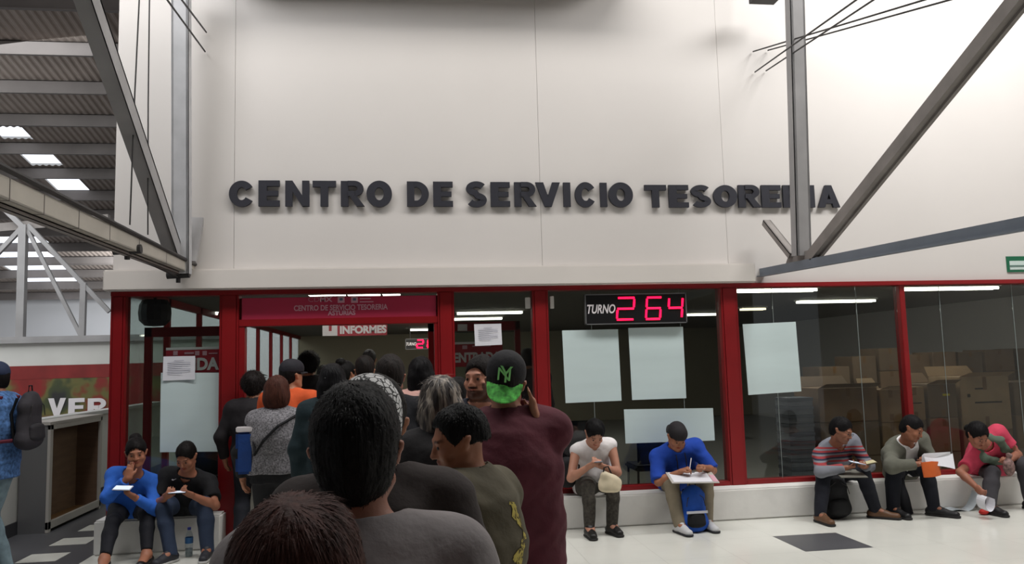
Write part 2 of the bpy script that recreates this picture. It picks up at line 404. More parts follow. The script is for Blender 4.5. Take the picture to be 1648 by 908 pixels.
for i, (x, y, hw, hd) in enumerate(sky): holes.append((x-hw, x+hw, y-hd, y+hd))
cx = sum(h[0]+h[1] for h in holes)/6
dy = (holes[2][2]-holes[0][2])/2
for (x_, y_) in [(8, 378), (22, 403), (52, 428), (86, 455), (112, 476)]:
    q = RP(x_, y_); print('sky', q); holes.append((q.x-.9, q.x+.9, q.y-.85, q.y+.85))
holes = [h for h in holes if h[3] < 22.5]
def segs(x):
    cuts = sorted((h[2], h[3]) for h in holes if h[0] < x < h[1]); y = -10.0; out = []
    for a_, b_ in cuts:
        if a_ > y: out.append((y, a_))
        y = max(y, b_)
    out.append((y, 23.0)); return out
one('roof', f, mat('roof_sheet', (158, 146, 138), .75, nscale=1.5, namt=.12), kind='structure')
for i, h in enumerate(holes):
    one('window_%d' % (i+7), lambda mb: mb.slab([(h[0], h[2], rz(h[2])+.06), (h[1], h[2], rz(h[2])+.06), (h[1], h[3], rz(h[3])+.06), (h[0], h[3], rz(h[3])+.06)], (0, 0, 1), .01),
        mat('skylight_sheet', (235, 242, 250), .5, emit=1.6, ecol=(240, 245, 255)), kind='structure')
M_PURLIN = mat('grey_purlin', (112, 106, 103), .6, nscale=2, namt=.1)
k = 0; y = holes[0][3]+.12-dy*6
while y < 22.8:
    z = rz(y)-.02
    o = one('roof_purlin', lambda mb: (mb.box((-26, y, z-.26), (XL-.02, y+.012, z)), mb.box((-26, y-.07, z-.27), (XL-.02, y, z-.255)), mb.box((-26, y, z-.012), (XL-.02, y+.07, z))), M_PURLIN, kind='structure')
    o.name = 'beam'; y += dy; k += 1
one('trim_16', lambda mb: mb.box((-1.7, -.55, 5.62), (2.4, -.02, 5.8)), mat('shade_slab_brown', (120, 105, 95), .8), kind='structure')  # unseen slab added to cast shade on the top of the white wall
# ceiling above the camera side of the hall (dark sheet roof)
one('roof_hall', lambda mb: mb.box((-4.2, -13, 7.6), (XR, -4.6, 7.7)), mat('hall_roof', (90, 84, 80), .8), kind='structure')
one('wall_rear', lambda mb: mb.box((-26, -13.2, 0), (XR, -13, 7.6)), mat('hall_rear', (120, 116, 112), .8), kind='structure')

# ================================================================ STEEL TRUSSES
def LX(X, pts): return [PX(x, y, X) for x, y in pts]
XT = PY(303, 434, -.05).x
tr = empty('roof_truss', (XT, 0, 2.5), 'grey steel roof truss above the left door bay, with flat tray along its bottom chord', 'truss', 'steel trusses in front of the white wall')
V0 = PX(293, 398, XT); V1 = PX(292, -70, XT)
one('vertical_post', lambda mb: mb.channel(V0+Vector((0, 0, -.25)), V1, .12, .15, .02, up=(1, 0, 0)), mat('galvanised_post', (178, 178, 180), .45, metal=.2, nscale=5, namt=.1), parent=tr)
D0, D1 = PX(283, 415, XT-.05), PX(120, -60, XT-.05)
one('diagonal_brace', lambda mb: mb.channel(D0, D1, .11, .17, .02, up=(0, 1, 0)), M_STEEL, parent=tr)
S0, S1 = PX(303, 428, XT+.05), PX(321, 352, XT+.05)
one('short_strut', lambda mb: mb.bar(PX(304, 422, XT+.04), PX(317, 352, XT+.06), .13, .05, up=(0, 1, 0)), M_STEEL, parent=tr)
C0, C1 = PX(322, 441, XT), PX(-60, 283, XT); CH_SIDE = 1
def f(mb):
    mb.channel(C0+Vector((0, 0, .01)), C1+Vector((0, 0, .01)), .09, .115, .012, openside=CH_SIDE)
one('bottom_chord', f, mat('cream_tray', (172, 166, 156), .6, nscale=3, namt=.12), parent=tr)
for t_ in (.30, .46, .60, .72, .83, .92):
    p_ = C0+(C1-C0)*t_; one('tray_joint', lambda mb: mb.bar(p_+Vector((0, 0, .01)), p_+Vector((0, 0, .01))+(C1-C0).normalized()*.006, .096, .121), M_STEELD, parent=tr)
P0, P1 = PX(330, 434, XT+.05), PX(-60, 236, XT+.05)
one('top_conduit', lambda mb: mb.tube([P0, P1], .018), M_DARK, parent=tr)
one('lower_rail', lambda mb: mb.channel(C0+Vector((-.03, 0, -.065)), C1+Vector((-.03, 0, -.065)), .04, .03, .006), M_STEELD, parent=tr)
def clampf(p):
    def f(mb):
        mb.tube([p+Vector((-.10, 0, 0)), p+Vector((.10, 0, .01))], .035, 10); mb.tube([p, p+Vector((0, 0, -.07))], .02); mb.box(p+Vector((-.05, -.05, .01)), p+Vector((.05, .05, .06)))
    return f
for cpx in ((205, 403), (287, 443)):
    one('rail_clamp', clampf(PX(*cpx, XT-.03)), M_DARK, parent=tr)
one('thin_rod', lambda mb: mb.tube([PX(203, 407, XT-.03), PX(288, 447, XT-.03)], .008), M_DARK, parent=tr)

for i, (pa, pb) in enumerate([((226, -40), (209, 362)), ((241, -40), (238, 378))]):
    o = one('hanging_cable', lambda mb: mb.tube([PX(*pa, XT-.02), PX(*((pa[0]+pb[0])/2-1, (pa[1]+pb[1])/2), XT-.02), PX(*pb, XT-.02)], .006, 6), M_DARK,
        ['dark cable hanging down to the left tray, the one nearer the skylights', 'dark cable hanging down to the left tray, the one nearer the galvanised post'][i], 'cable', 'cables hanging to the left tray')

XT2 = PY(1228, 438, -.03).x
tr2 = empty('roof_truss', (XT2, 0, 2.5), 'grey steel roof truss on the right with a long diagonal and blue-grey bottom chord', 'truss', 'steel trusses in front of the white wall')
V0 = PX(1290, 412, XT2); V1 = PX(1277, -70, XT2)
one('vertical_post', lambda mb: mb.channel(V0, V1, .12, .14, .02, up=(-1, 0, 0), openside=-1), M_STEEL, parent=tr2)
D0, D1 = PX(1305, 412, XT2), PX(1690, -70, XT2)
one('diagonal_brace', lambda mb: (mb.bar(D0, D1, .05, .10, up=(0, 1, 0)), mb.bar(D0+Vector((.04, 0, .0)), D1+Vector((.04, 0, 0)), .03, .14, up=(0, 1, 0))), M_STEELD, parent=tr2)
S0, S1 = PX(1276, 412, XT2), PX(1233, 358, XT2)
one('short_strut', lambda mb: mb.channel(S0, S1, .06, .08, .012, up=(1, 0, 0)), M_STEELD, parent=tr2)
C0, C1 = PX(1226, 439, XT2), PX(1720, 347, XT2)
one('bottom_chord', lambda mb: (mb.bar(C0, C1, .05, .085), mb.bar(C0+Vector((-.03, 0, -.04)), C1+Vector((-.03, 0, -.04)), .06, .012)), M_STEELB, parent=tr2)
one('gusset_plate', lambda mb: mb.slab([PX(1262, 432, XT2), PX(1320, 421, XT2), PX(1308, 402, XT2), PX(1270, 408, XT2)], (1, 0, 0), .012), M_STEELD, parent=tr2)

for i, (pa, pb) in enumerate([((1215, 116), (1420, -30)), ((1233, 114), (1460, -36)), ((1212, 83), (1560, -22)), ((1236, 81), (1600, -20))]):
    A = PY(*pa, -.02); B = PD(*pb, 5.0)
    one('stay_cable', lambda mb: mb.tube([A, B], .0075, 6), M_DARK,
        ['steel stay cable right of the sign, lowest and leftmost at its wall end', 'steel stay cable right of the sign, lower pair, right one at its wall end', 'steel stay cable right of the sign, upper pair, left one at its wall end', 'steel stay cable right of the sign, upper pair, right one at its wall end'][i], 'cable', 'stay cables in front of the white wall')
for i, (pa, pb) in enumerate([((330, 83), (240, -40)), ((332, 52), (270, -30))]):
    A = PY(*pa, -.02); B = PD(*pb, 5.5)
    one('stay_cable', lambda mb: mb.tube([A, B], .008, 6), M_DARK, ['steel stay cable crossing behind the left galvanised post, lower wall end', 'steel stay cable crossing behind the left galvanised post, upper wall end'][i], 'cable', 'stay cables by the left post')
one('ceiling_bracket', lambda mb: (mb.box(PY(1218, -20, -.5), PY(1245, 8, -.3)), mb.tube([PY(1230, -80, -.4), PY(1230, 0, -.4)], .02)), M_DARK, 'small dark bracket hanging at the top of the white wall', 'bracket')

# truss of the far hall
YT = YP+.05
far = empty('roof_truss', (-6, YT, 2.3), 'pale steel truss standing on the low partition in the far left hall', 'truss')
for nm, pa, pb, wd in [('vertical_post', (33, 548), (38, 362), .12), ('vertical_post', (132, 546), (135, 455), .09), ('diagonal_brace', (-15, 420), (40, 362), .07), ('diagonal_brace', (42, 365), (131, 542), .06), ('diagonal_brace', (45, 362), (176, 502), .07), ('diagonal_brace', (-10, 320), (42, 370), .08)]:
    one(nm, lambda mb: mb.bar(PY(*pa, YT), PY(*pb, YT), wd, wd, up=(0, 1, 0)), M_STEEL, parent=far)
one('top_chord', lambda mb: mb.bar(PY(-60, 372, YT+.1), PY(176, 352, YT+.1), .12, .14), M_STEELD, parent=far)

# ================================================================ SIGNS
# raised letters on the white wall
def sign_letters():
    words = [('CENTRO', [(369.7, 410.5), (417, 451), (460, 498.6), (503.7, 541.4), (549, 587), (590, 631)]),
             ('DE', [(655, 690), (697, 728.5)]),
             ('SERVICIO', [(749.5, 783), (789, 820), (827, 862), (861, 900.6), (905.6, 917), (924, 958), (964.6, 975.5), (978, 1017)]),
             ('TESORERIA', [(1036, 1070.5), (1074.5, 1106), (1110, 1142), (1146, 1184), (1186, 1221), (1223, 1254), (1257.5, 1293), (1298, 1308), (1313, 1348)])]
    r = empty('wall_sign', (PY(860, 316).x, -.03, PY(860, 335).z), 'raised charcoal letters reading CENTRO DE SERVICIO TESORERIA on the white wall', 'sign')
    for wd, spans in words:
        for ch, (a, b_) in zip(wd, spans):
            xm = (a+b_)/2; yt = 291.5+(xm-370)*.0068+ (1.5 if xm < 420 else 0); yb = 333.3+(xm-370)*.0012
            if ch in 'COS': yt -= .8; yb += .8
            if wd == 'TESORERIA': yt = 299+(xm-1046)*.002; yb = 335
            x0 = PY(a, 315).x; x1 = PY(b_, 315).x; z1 = PY(xm, yt).z; z0 = PY(xm, yb).z
            def f(mb): glyph_mb(mb, ch, x0, x1, z0, z1, -.012, .030)
            o = one('letter', f, M_LETTER, parent=r)
            if ch not in 'OCDAN': one('spacer', lambda mb: mb.tube([((x0+x1)/2, 0, (z0+z1)/2), ((x0+x1)/2, -.013, (z0+z1)/2)], .008), M_LETTER, parent=o)
sign_letters()

# crimson transom sign over the doorway
x0, x1, z0, z1 = rectpx(389, 473, 702, 513, -.0)
sg = empty('entrance_sign', ((x0+x1)/2, 0, z0), 'crimson panel reading CENTRO DE SERVICIO TESORERIA ASTURIAS over the doorway', 'sign')
one('panel', lambda mb: mb.box((x0, .0, z0), (x1, .018, ZH-.075)), M_BRAND, parent=sg, bevel=.003)
def tx(parent, nm, body, a, ya, b_, yb, Y, m, bold=.02, d=.002, label=None):
    X0, X1, Z0, Z1 = rectpx(a, ya, b_, yb, Y)
    return tag(one(nm, lambda mb: text_mb(mb, body, X0, X1, Z0, Z1, Y, d, bold), m, parent=parent), label)
tx(sg, 'lettering', 'CENTRO DE SERVICIO TESORERIA', 473, 490.5, 624, 499.5, -.001, M_SIGNP, .025)
tx(sg, 'lettering', 'ASTURIAS', 527.5, 500, 572, 507.5, -.001, M_SIGNP, .03)
tx(sg, 'lettering', 'CD', 496, 478, 514, 486, -.001, mat('sign_faint', (190, 120, 140), .5), .0)
tx(sg, 'lettering', 'MX', 515, 478, 535, 486, -.001, M_SIGNP, .03)
for a in (543.5, 565):
    X0, X1, Z0, Z1 = rectpx(a, 478, a+11, 487.5, -.001)
    def f(mb):
        mb.box((X0, -.002, Z0), (X1, 0, Z1)); mb.box((X0+.018, -.004, Z0+.022), (X1-.018, -.001, Z1-.012), 1)
    one('crest', f, [M_SIGNP, mat('crest_slate', (90, 100, 125), .5)], parent=sg)
for yy, b_ in ((480, 597), (485, 601)):
    X0, X1, Z0, Z1 = rectpx(579, yy, b_, yy+1.6, -.001); one('rule', lambda mb: mb.box((X0, -.0015, Z0), (X1, 0, Z1)), M_SIGNP, parent=sg)

# ticket counter displays
SEG = {'2': 'abged', '6': 'acdefg', '4': 'bcfg'}
def display(label, x0, x1, z0, z1, Y, seg_r, group):
    w_, h_ = x1-x0, z1-z0
    r = empty('counter_display', ((x0+x1)/2, Y, z0), label, 'display', group)
    one('housing', lambda mb: mb.box((x0, Y, z0), (x1, Y+.05, z1)), M_BLACK, parent=r, bevel=.003)
    t = h_*.035
    one('bezel', lambda mb: (mb.box((x0, Y-.006, z1-t), (x1, Y+.02, z1)), mb.box((x0, Y-.006, z0), (x1, Y+.02, z0+t)), mb.box((x0, Y-.006, z0), (x0+t, Y+.02, z1)), mb.box((x1-t, Y-.006, z0), (x1, Y+.02, z1))), M_FRAMEG, parent=r)
    one('lettering', lambda mb: text_mb(mb, 'TURNO', x0+w_*.02, x0+w_*.295, z0+h_*.36, z0+h_*.66, Y-.001, .002, .02, shear=.25), M_SIGNW, parent=r)
    for ch, (a, b_) in zip('264', ((.315, .475), (.60, .74), (.82, .955))):
        X0, X1 = x0+w_*a, x0+w_*b_; A, B = z0+h_*.15, z0+h_*.86; M = (A+B)/2; q = seg_r; s = (B-A)*.06
        def sh(z): return (z-M)*.10
        lines = {'a': ((X0, B), (X1, B)), 'b': ((X1, B), (X1, M)), 'c': ((X1, M), (X1, A)), 'd': ((X0, A), (X1, A)), 'e': ((X0, A), (X0, M)), 'f': ((X0, M), (X0, B)), 'g': ((X0, M), (X1, M))}
        def f(mb):
            for c in SEG[ch]:
                (xa, za), (xb, zb) = lines[c]
                if xa == xb: za, zb = (za-s, zb+s) if za > zb else (za+s, zb-s)
                mb.tube([(xa+sh(za), Y-.004, za), (xb+sh(zb), Y-.004, zb)], q, 6)
        one('digit', f, M_LED, parent=r)
    return r
x0, x1, z0, z1 = rectpx(941.5, 472.5, 1105, 521.5, -.03)
dsp = display('large TURNO display showing 264 in red digits, at the top of the front glazing', x0, x1, z0, z1, -.03, .0105, 'ticket number displays')
one('bracket', lambda mb: mb.box((x0+.1, .0, z1-.05), (x1-.1, .039, z1)), M_DARK, parent=dsp)
x0, x1, z0, z1 = rectpx(652.5, 545, 712, 562, 9)
dsp = display('small TURNO display with red digits hanging far inside the office', x0, x1, z0, z1, 9, .016, 'ticket number displays')
one('hanger', lambda mb: [mb.tube([(x, 9.02, z1), (x, 9.02, 2.44)], .008) for x in (x0+.1, x1-.1)], M_DARK, parent=dsp)

# INFORMES sign hanging inside
Y = 2.2; x0, x1, z0, z1 = rectpx(519, 519, 623, 540.5, Y)
sg = empty('hanging_sign', ((x0+x1)/2, Y, z0), 'red and white INFORMES sign hanging inside the doorway', 'sign')
xm = PY(543, 530, Y).x
one('panel', lambda mb: mb.box((xm, Y, z0+.0), (x1, Y+.015, z1)), M_BANNER if False else M_BRAND2, parent=sg)
one('logo_panel', lambda mb: mb.box((x0, Y-.002, z0+.005), (xm, Y+.015, z1)), M_SIGNW, parent=sg)
tx(sg, 'lettering', 'INFORMES', 547, 524, 622, 537, Y-.002, M_SIGNW, .05)
tx(sg, 'logo_letter', 'i', 529, 522, 534, 533, Y-.004, M_BRAND2, .06)
one('hanger', lambda mb: [mb.tube([(x, Y+.007, z1), (x, Y+.007, 2.44)], .004, 6) for x in (x0+.1, x1-.1)], M_DARK, parent=sg)

# door signs on the inner doors
def door_sign(nm, lab, body, a, ya, b_, yb, Y, txt, extra):
    X0, X1, Z0, Z1 = rectpx(a, ya, b_, yb, Y)
    r = empty(nm, ((X0+X1)/2, Y, Z0), lab, 'sign', 'crimson door signs behind the glass')
    one('panel', lambda mb: mb.box((X0, Y, Z0), (X1, Y+.006, Z1)), M_BRAND2, parent=r)
    one('white_edge', lambda mb: mb.box((X0, Y-.002, Z1-.012), (X1, Y+.004, Z1+.012)), M_SIGNW, parent=r)
    tx(r, 'lettering', body, *txt, Y-.003, M_SIGNW, .045)
    for q in extra:
        p0, p1, q0, q1 = rectpx(*q, Y); one('crest', lambda mb: mb.box((p0, Y-.004, q0), (p1, Y-.001, q1)), M_SIGNP, parent=r)
door_sign('door_sign', 'crimson SALIDA sign inside the glass of the left bay, half behind a notice', 'SALIDA', 267, 561, 353.5, 600, .056, (270, 576, 352.5, 596.5), [(279, 565, 286, 572), (297, 567, 312, 570), (314, 565, 321, 572), (326, 565, 333, 572), (336, 568, 350, 569.5)])
door_sign('door_sign', 'crimson ENTRADA sign on the inner door right of the doorway', 'ENTRADA', 722, 552, 809, 590, .72, (730, 567, 806, 583), [(744, 556, 752, 562), (760, 556, 790, 558)])

# paper stuck on the glass
def sheet(nm, lab, cat, group, pts, Y, m, curl=.0, lines=0, t=.0015):
    q = [PY(x, y, Y) for x, y in pts]   # top-left, top-right, bottom-right, bottom-left
    mb = MB(); n = 8; v = []; f = []
    for j in range(n+1):
        for i in range(n+1):
            u, w_ = i/n, j/n
            p = (q[0]*(1-u)+q[1]*u)*(1-w_)+(q[3]*(1-u)+q[2]*u)*w_
            p.y -= curl*(abs(u-.5)*2)**3*(.3+w_)+.002*math.sin(u*5+w_*3)
            v.append(p)
    for j in range(n):
        for i in range(n): f.append((j*(n+1)+i, j*(n+1)+i+1, (j+1)*(n+1)+i+1, (j+1)*(n+1)+i))
    nb = len(v); v2 = [p+Vector((0, t, 0)) for p in v]; f2 = [tuple(nb+k for k in reversed(g)) for g in f]
    mb.add(v+v2, f+f2)
    o = mb.build(nm, m, smooth=True); tag(o, lab, cat, group)
    if lines:
        def g(mb2):
            for k in range(lines):
                z = .18+.62*k/lines; a = q[0]*(1-z)+q[3]*z; b_ = q[1]*(1-z)+q[2]*z
                s, e = (.35, .65) if k == 0 else (.14, .86 if k % 3 else .6)
                A = a*(1-s)+b_*s; B = a*(1-e)+b_*e; A.y = B.y = Y-.006
                mb2.bar(A, B, .001, .004, up=(0, 0, 1))
        one('printed_lines', g, mat('grey_print', (150, 150, 165), .8), parent=o)
    return o
GP = 'blank poster backs on the glass'
sheet('poster', 'pale poster back on the glass, left one under the TURNO display', 'poster', GP, [(904.5, 532), (994.5, 530), (1000, 645), (910, 649)], .034, M_POSTER, .006)
sheet('poster', 'pale poster back on the glass, right one under the TURNO display', 'poster', GP, [(1011, 528), (1099, 526), (1104, 641), (1017, 644)], .034, M_POSTER, .006)
sheet('poster', 'wide low pale poster back behind the man in the blue hoodie', 'poster', GP, [(1004, 659), (1147.5, 657), (1150, 709), (1006.5, 714)], .034, M_POSTER, .004)
sheet('poster', 'pale poster back on the glass in front of the stored cardboard boxes', 'poster', GP, [(1195, 522), (1280.5, 518), (1289, 630), (1204, 636)], .034, M_POSTER, .006)
sheet('poster', 'tall pale poster back on the left bay above the two seated people', 'poster', GP, [(259, 600), (353, 600), (351.5, 727), (257.5, 728)], .034, M_POSTER, .004)
sheet('notice', 'white printed notice taped over the SALIDA sign', 'notice', 'white printed notices', [(263, 574), (314, 573), (314, 611), (262, 613)], .022, M_PAPER, .004, 7)
sheet('notice', 'white printed notice taped above the ENTRADA sign', 'notice', 'white printed notices', [(763, 522), (806.5, 521), (808, 555), (764.5, 557)], .026, M_PAPER, .004, 7)
sheet('sticker', 'small white square sticker at the top of the entrance side door', 'sticker', None, [(736.5, 522), (752, 522), (752, 532.5), (736.5, 532.5)], .70, M_SIGNW)
for i, (a, c) in enumerate([((845, 479), (853, 497)), ((884.5, 477), (891, 497))]):
    x0, x1, z0, z1 = rectpx(*a, *c, .035)
    one('sensor_box', lambda mb: mb.box((x0, .01, z0), (x1, .038, z1)), M_WHITE, ['small white box at the glass top, left of the red post beside the TURNO display', 'small white box at the glass top, right of the red post beside the TURNO display'][i], 'sensor', 'small boxes beside the red post', bevel=.004)

# green sign on the wall, far right
x0, x1, z0, z1 = rectpx(1620.5, 412.5, 1700, 437.5, -.01)
sg = empty('safety_sign', ((x0+x1)/2, 0, z0), 'green framed safety sign on the white wall at the far right', 'sign')
one('panel', lambda mb: mb.box((x0, -.012, z0), (x1, 0, z1)), M_GREEN, parent=sg)
one('white_field', lambda mb: mb.box((x0+.03, -.015, z0+.025), (x1-.03, -.012, z1-.05)), mat('sign_field', (190, 205, 200), .5), parent=sg)
one('green_band', lambda mb: mb.box((x0+.03, -.017, z0+.055), (x1-.03, -.015, z0+.075)), mat('sign_grey_green', (95, 120, 112), .5), parent=sg)

# banner of the far partition
YB = YP-.04
x0 = -9.0; x1 = XL-.05; z1 = PY(90, 588, YB).z; z0 = .72
bn = empty('market_banner', (x1, YB, z0), 'long red and green fruit-pattern banner with white lettering on the far partition', 'banner')
m = bpy.data.materials.new('banner_print'); m.use_nodes = True; nt = m.node_tree; b = nt.nodes['Principled BSDF']; b.inputs['Roughness'].default_value = .5
tc = nt.nodes.new('ShaderNodeTexCoord'); n1 = nt.nodes.new('ShaderNodeTexNoise'); n1.inputs['Scale'].default_value = 1.6; n1.inputs['Detail'].default_value = 3
rp = nt.nodes.new('ShaderNodeValToRGB'); nt.links.new(tc.outputs['Object'], n1.inputs[0]); nt.links.new(n1.outputs[0], rp.inputs[0]); nt.links.new(rp.outputs[0], b.inputs['Base Color'])
cr = rp.color_ramp; cr.interpolation = 'EASE'
cr.elements[0].position = .30; cr.elements[0].color = lin((40, 40, 42))+(1,); cr.elements[1].position = .70; cr.elements[1].color = lin((118, 24, 20))+(1,)
for p, c in ((.40, (62, 70, 40)), (.47, (100, 96, 50)), (.54, (120, 44, 28)), (.60, (130, 28, 26))):
    e = cr.elements.new(p); e.color = lin(c)+(1,)
one('printed_sheet', lambda mb: mb.box((x0, YB, z0), (x1, YB+.03, z1)), m, parent=bn)
one('top_band', lambda mb: mb.box((x0, YB-.004, z1-.22), (x1, YB, z1)), mat('banner_red', (125, 36, 34), .5, nscale=3, namt=.2), parent=bn)
for ch, a, b_ in (('Y', 36, 56), ('V', 77, 106), ('E', 110, 136), ('R', 141, 172)):
    X0, X1, Z0, Z1 = rectpx(a, 641, b_, 670, YB-.006)
    one('letter', lambda mb: (glyph_mb(mb, ch, X0, X1, Z0, Z1, YB-.005, .004) if ch != 'Y' else text_mb(mb, ch, X0, X1, Z0, Z1, YB-.005, .004, .055)), M_SIGNW, parent=bn)

# ================================================================ FURNITURE AND STORES
# open wooden-lined cabinet standing against the low wall
A = PZ(87, 858); B = PZ(153, 819); xb = XW+.02
hz = 1.12
cb = empty('display_cabinet', ((A.x+xb)/2, (A.y+B.y)/2, 0), 'grey open-fronted cabinet with brown plywood lining against the white low wall', 'cabinet')
xf = (A.x+B.x)/2; ya, yb = A.y, B.y
one('side_panel', lambda mb: mb.box((xb, ya, 0), (xf-.03, ya+.03, hz)), M_FRAMEG, parent=cb)
one('side_panel', lambda mb: mb.box((xb, yb-.03, 0), (xf-.03, yb, hz)), M_FRAMEG, parent=cb)
one('top_panel', lambda mb: mb.box((xb, ya-.01, hz-.03), (xf, yb+.01, hz)), mat('pale_metal', (176, 172, 166), .35), parent=cb)
one('bottom_panel', lambda mb: mb.box((xb, ya+.03, .03), (xf-.03, yb-.03, .06)), M_TAPE, parent=cb)
M_PLY = mat('brown_plywood', (112, 88, 70), .7, nscale=3, namt=.14, stretch=(1, 1, 6))
one('back_panel', lambda mb: (mb.box((xb, ya+.03, .06), (xb+.02, yb-.03, hz-.03)), mb.box((xb+.02, ya+.5, .06), (xb+.04, ya+.53, hz-.03)), mb.box((xb+.02, ya+.03, .62), (xb+.04, ya+.5, .64))), M_PLY, parent=cb)
one('front_frame', lambda mb: (mb.box((xf-.03, ya, .0), (xf, ya+.07, hz-.03)), mb.box((xf-.03, yb-.05, 0), (xf, yb, hz-.03)), mb.box((xf-.03, ya, .03), (xf, yb, .11)), mb.box((xf-.03, ya, hz-.08), (xf, yb, hz-.03))), mat('pale_metal', (176, 172, 166), .35), parent=cb, bevel=.004)
one('lining', lambda mb: mb.box((xb+.02, ya+.03, .06), (xf-.03, ya+.04, hz-.03)), M_PLY, parent=cb)
one('lining', lambda mb: mb.box((xb+.02, yb-.04, .06), (xf-.03, yb-.03, hz-.03)), M_PLY, parent=cb)

# fluorescent fittings on the office ceiling
LB = ['seen through the glass right of the TURNO display, first bay', 'deeper in the storage bay, second from the red post', 'above the stored boxes in the far right bay', 'far inside, just right of the TURNO display', 'above the inner entrance door, nearer strip', 'above the inner entrance door, farther strip', 'over the doorway behind the crimson sign', 'dim and distant, above the single poster', 'added for the reflected strip above the crimson sign, leftmost piece', 'added for the reflected strip above the crimson sign, middle piece', 'added for the reflected strip above the crimson sign, short last piece']
for i, (xa, xb_, y, em) in enumerate([(1188, 1306, 468, 0), (1291, 1398, 485.5, 0), (1456, 1593, 465, 0), (1108, 1164, 506.5, 0), (737, 838, 504, 0), (732, 806, 513.5, 0), (660, 702, 531, 0), (1195, 1228, 498, 1), (497, 556, 473.6, 0), (560, 612, 473.2, 0), (616, 644, 472.8, 0)]):  # last three are added, standing in for a bright reflection above the sign
    A = PZ(xa, y, 2.40); B = PZ(xb_, y, 2.40); Y = (A.y+B.y)/2
    t = empty('ceiling_light', ((A.x+B.x)/2, Y, 2.44), 'linear fluorescent ceiling light '+LB[i], 'ceiling light', 'office ceiling lights')
    one('housing', lambda mb: mb.box((A.x-.02, Y-.09, 2.42), (B.x+.02, Y+.09, 2.44)), M_WHITE, parent=t)
    one('tube', lambda mb: [mb.tube([(A.x, Y+q, 2.40), (B.x, Y+q, 2.40)], .018) for q in (-.05, .05)], M_LITD if em else M_LIT, parent=t)

# cardboard boxes and stacks
nbox = [0]
def carton(x0, x1, y0, y1, z0, z1, mi, lab, flaps=False, prints=0, yel=False):
    o = empty('cardboard_box', ((x0+x1)/2, (y0+y1)/2, z0), lab, 'box', 'cardboard boxes stored in the office')
    j = .006
    one('carton', lambda mb: mb.box((x0+j, y0+j, z0+.001), (x1-j, y1-j, z1-.002)), M_CARD[mi], parent=o, bevel=.006)
    one('tape_strip', lambda mb: (mb.box(((x0+x1)/2-.025, y0+j-.0015, z0+.02), ((x0+x1)/2+.025, y0+j+.002, z0+(z1-z0)*.25)), mb.box(((x0+x1)/2-.025, y0+j-.0015, z1-(z1-z0)*.25), ((x0+x1)/2+.025, y0+j+.002, z1-.004))), M_TAPE, parent=o)
    if prints:
        w_, h_ = x1-x0, z1-z0
        def f(mb):
            mb.box((x0+w_*.28, y0+j-.001, z0+h_*.5), (x0+w_*.82, y0+j+.002, z0+h_*.53)); mb.box((x0+w_*.14, y0+j-.001, z0+h_*.62), (x0+w_*.2, y0+j+.002, z0+h_*.68)); mb.box((x0+w_*.3, y0+j-.001, z0+h_*.76), (x0+w_*.5, y0+j+.002, z0+h_*.79))
        one('print_mark', f, M_INK, parent=o)
    if yel: one('yellow_tape', lambda mb: mb.box((x0+.2, y0+j-.003, z0+.26), (x0+.29, y0+j+.002, z0+.285)), M_YEL, parent=o)
    if flaps:
        def f(mb):
            mb.slab([(x0+j, y0+j, z1), (x1-j, y0+j, z1), (x1-j-.03, y0-.14, z1+.05), (x0+j+.03, y0-.14, z1+.05)], (0, 0, 1), .005)
            mb.slab([(x0+j, y1-j, z1), (x1-j, y1-j, z1), (x1-j-.02, y1+.10, z1+.12), (x0+j+.03, y1+.10, z1+.12)], (0, 0, 1), .005)
        one('flap', f, M_CARD[(mi+2) % 4], parent=o)
    return o
LEV = {1: ['single'], 2: ['lower', 'upper'], 3: ['bottom', 'middle', 'top'], 4: ['bottom', 'second lowest', 'third', 'top'], 5: ['bottom', 'second lowest', 'middle', 'second highest', 'top']}
def stack(pa, pb, ytop, Y, dep, n, mis, where, flaps=False, prints=-1, yel=False):
    x0 = PY(pa, 650, Y).x; x1 = PY(pb, 650, Y).x; zt = PY((pa+pb)/2, ytop, Y).z
    for k in range(n):
        carton(x0, x1, Y, Y+dep, zt*k/n, zt*(k+1)/n, mis[k % len(mis)], '%s brown cardboard box %s' % (LEV[n][k], where), flaps and k == n-1, k == prints, yel and k == n-1)
stack(1318, 1414, 624, 1.0, .62, 3, [3, 3, 1], 'in the open-flapped stack behind the man in the striped sweater', True)
stack(1417, 1452, 627, 1.0, .45, 3, [1, 0, 0], 'in the narrow stack left of the thin red post', True)
stack(1457, 1490, 623, 1.0, .45, 3, [1, 3, 0], 'in the narrow stack right of the thin red post', prints=2)
stack(1494, 1542, 618, 1.0, .5, 3, [3, 1, 3], 'in the stack with yellow tape behind the man with papers', True, yel=True)
stack(1547, 1628, 606, 1.0, .6, 2, [1, 2], 'in the big printed stack behind the woman in pink', True, prints=1)
stack(1633, 1712, 614, 1.0, .6, 3, [3, 1, 3], 'in the stack at the right edge of the window')
stack(1376, 1416, 573, 3.0, .5, 4, [3, 1, 3], 'in the back row left of the thin red post')
stack(1420, 1458, 560, 3.0, .5, 5, [1, 3, 3], 'in the tall back row stack behind the thin red post')
stack(1466, 1503, 570, 3.0, .5, 4, [3, 1], 'in the back row, first right of the thin red post')
stack(1507, 1546, 566, 3.0, .5, 5, [1, 3], 'in the back row, second right of the thin red post')
stack(1549, 1588, 566, 3.0, .5, 5, [3, 1], 'in the back row, third right of the thin red post')
stack(1592, 1640, 562, 3.0, .5, 5, [1, 3], 'in the back row, fourth right of the thin red post')
stack(1644, 1690, 560, 3.0, .5, 5, [3, 1], 'in the back row at the right edge of the window')
stack(1322, 1372, 590, 2.6, .5, 4, [1, 3], 'in the back row nearest the poster')
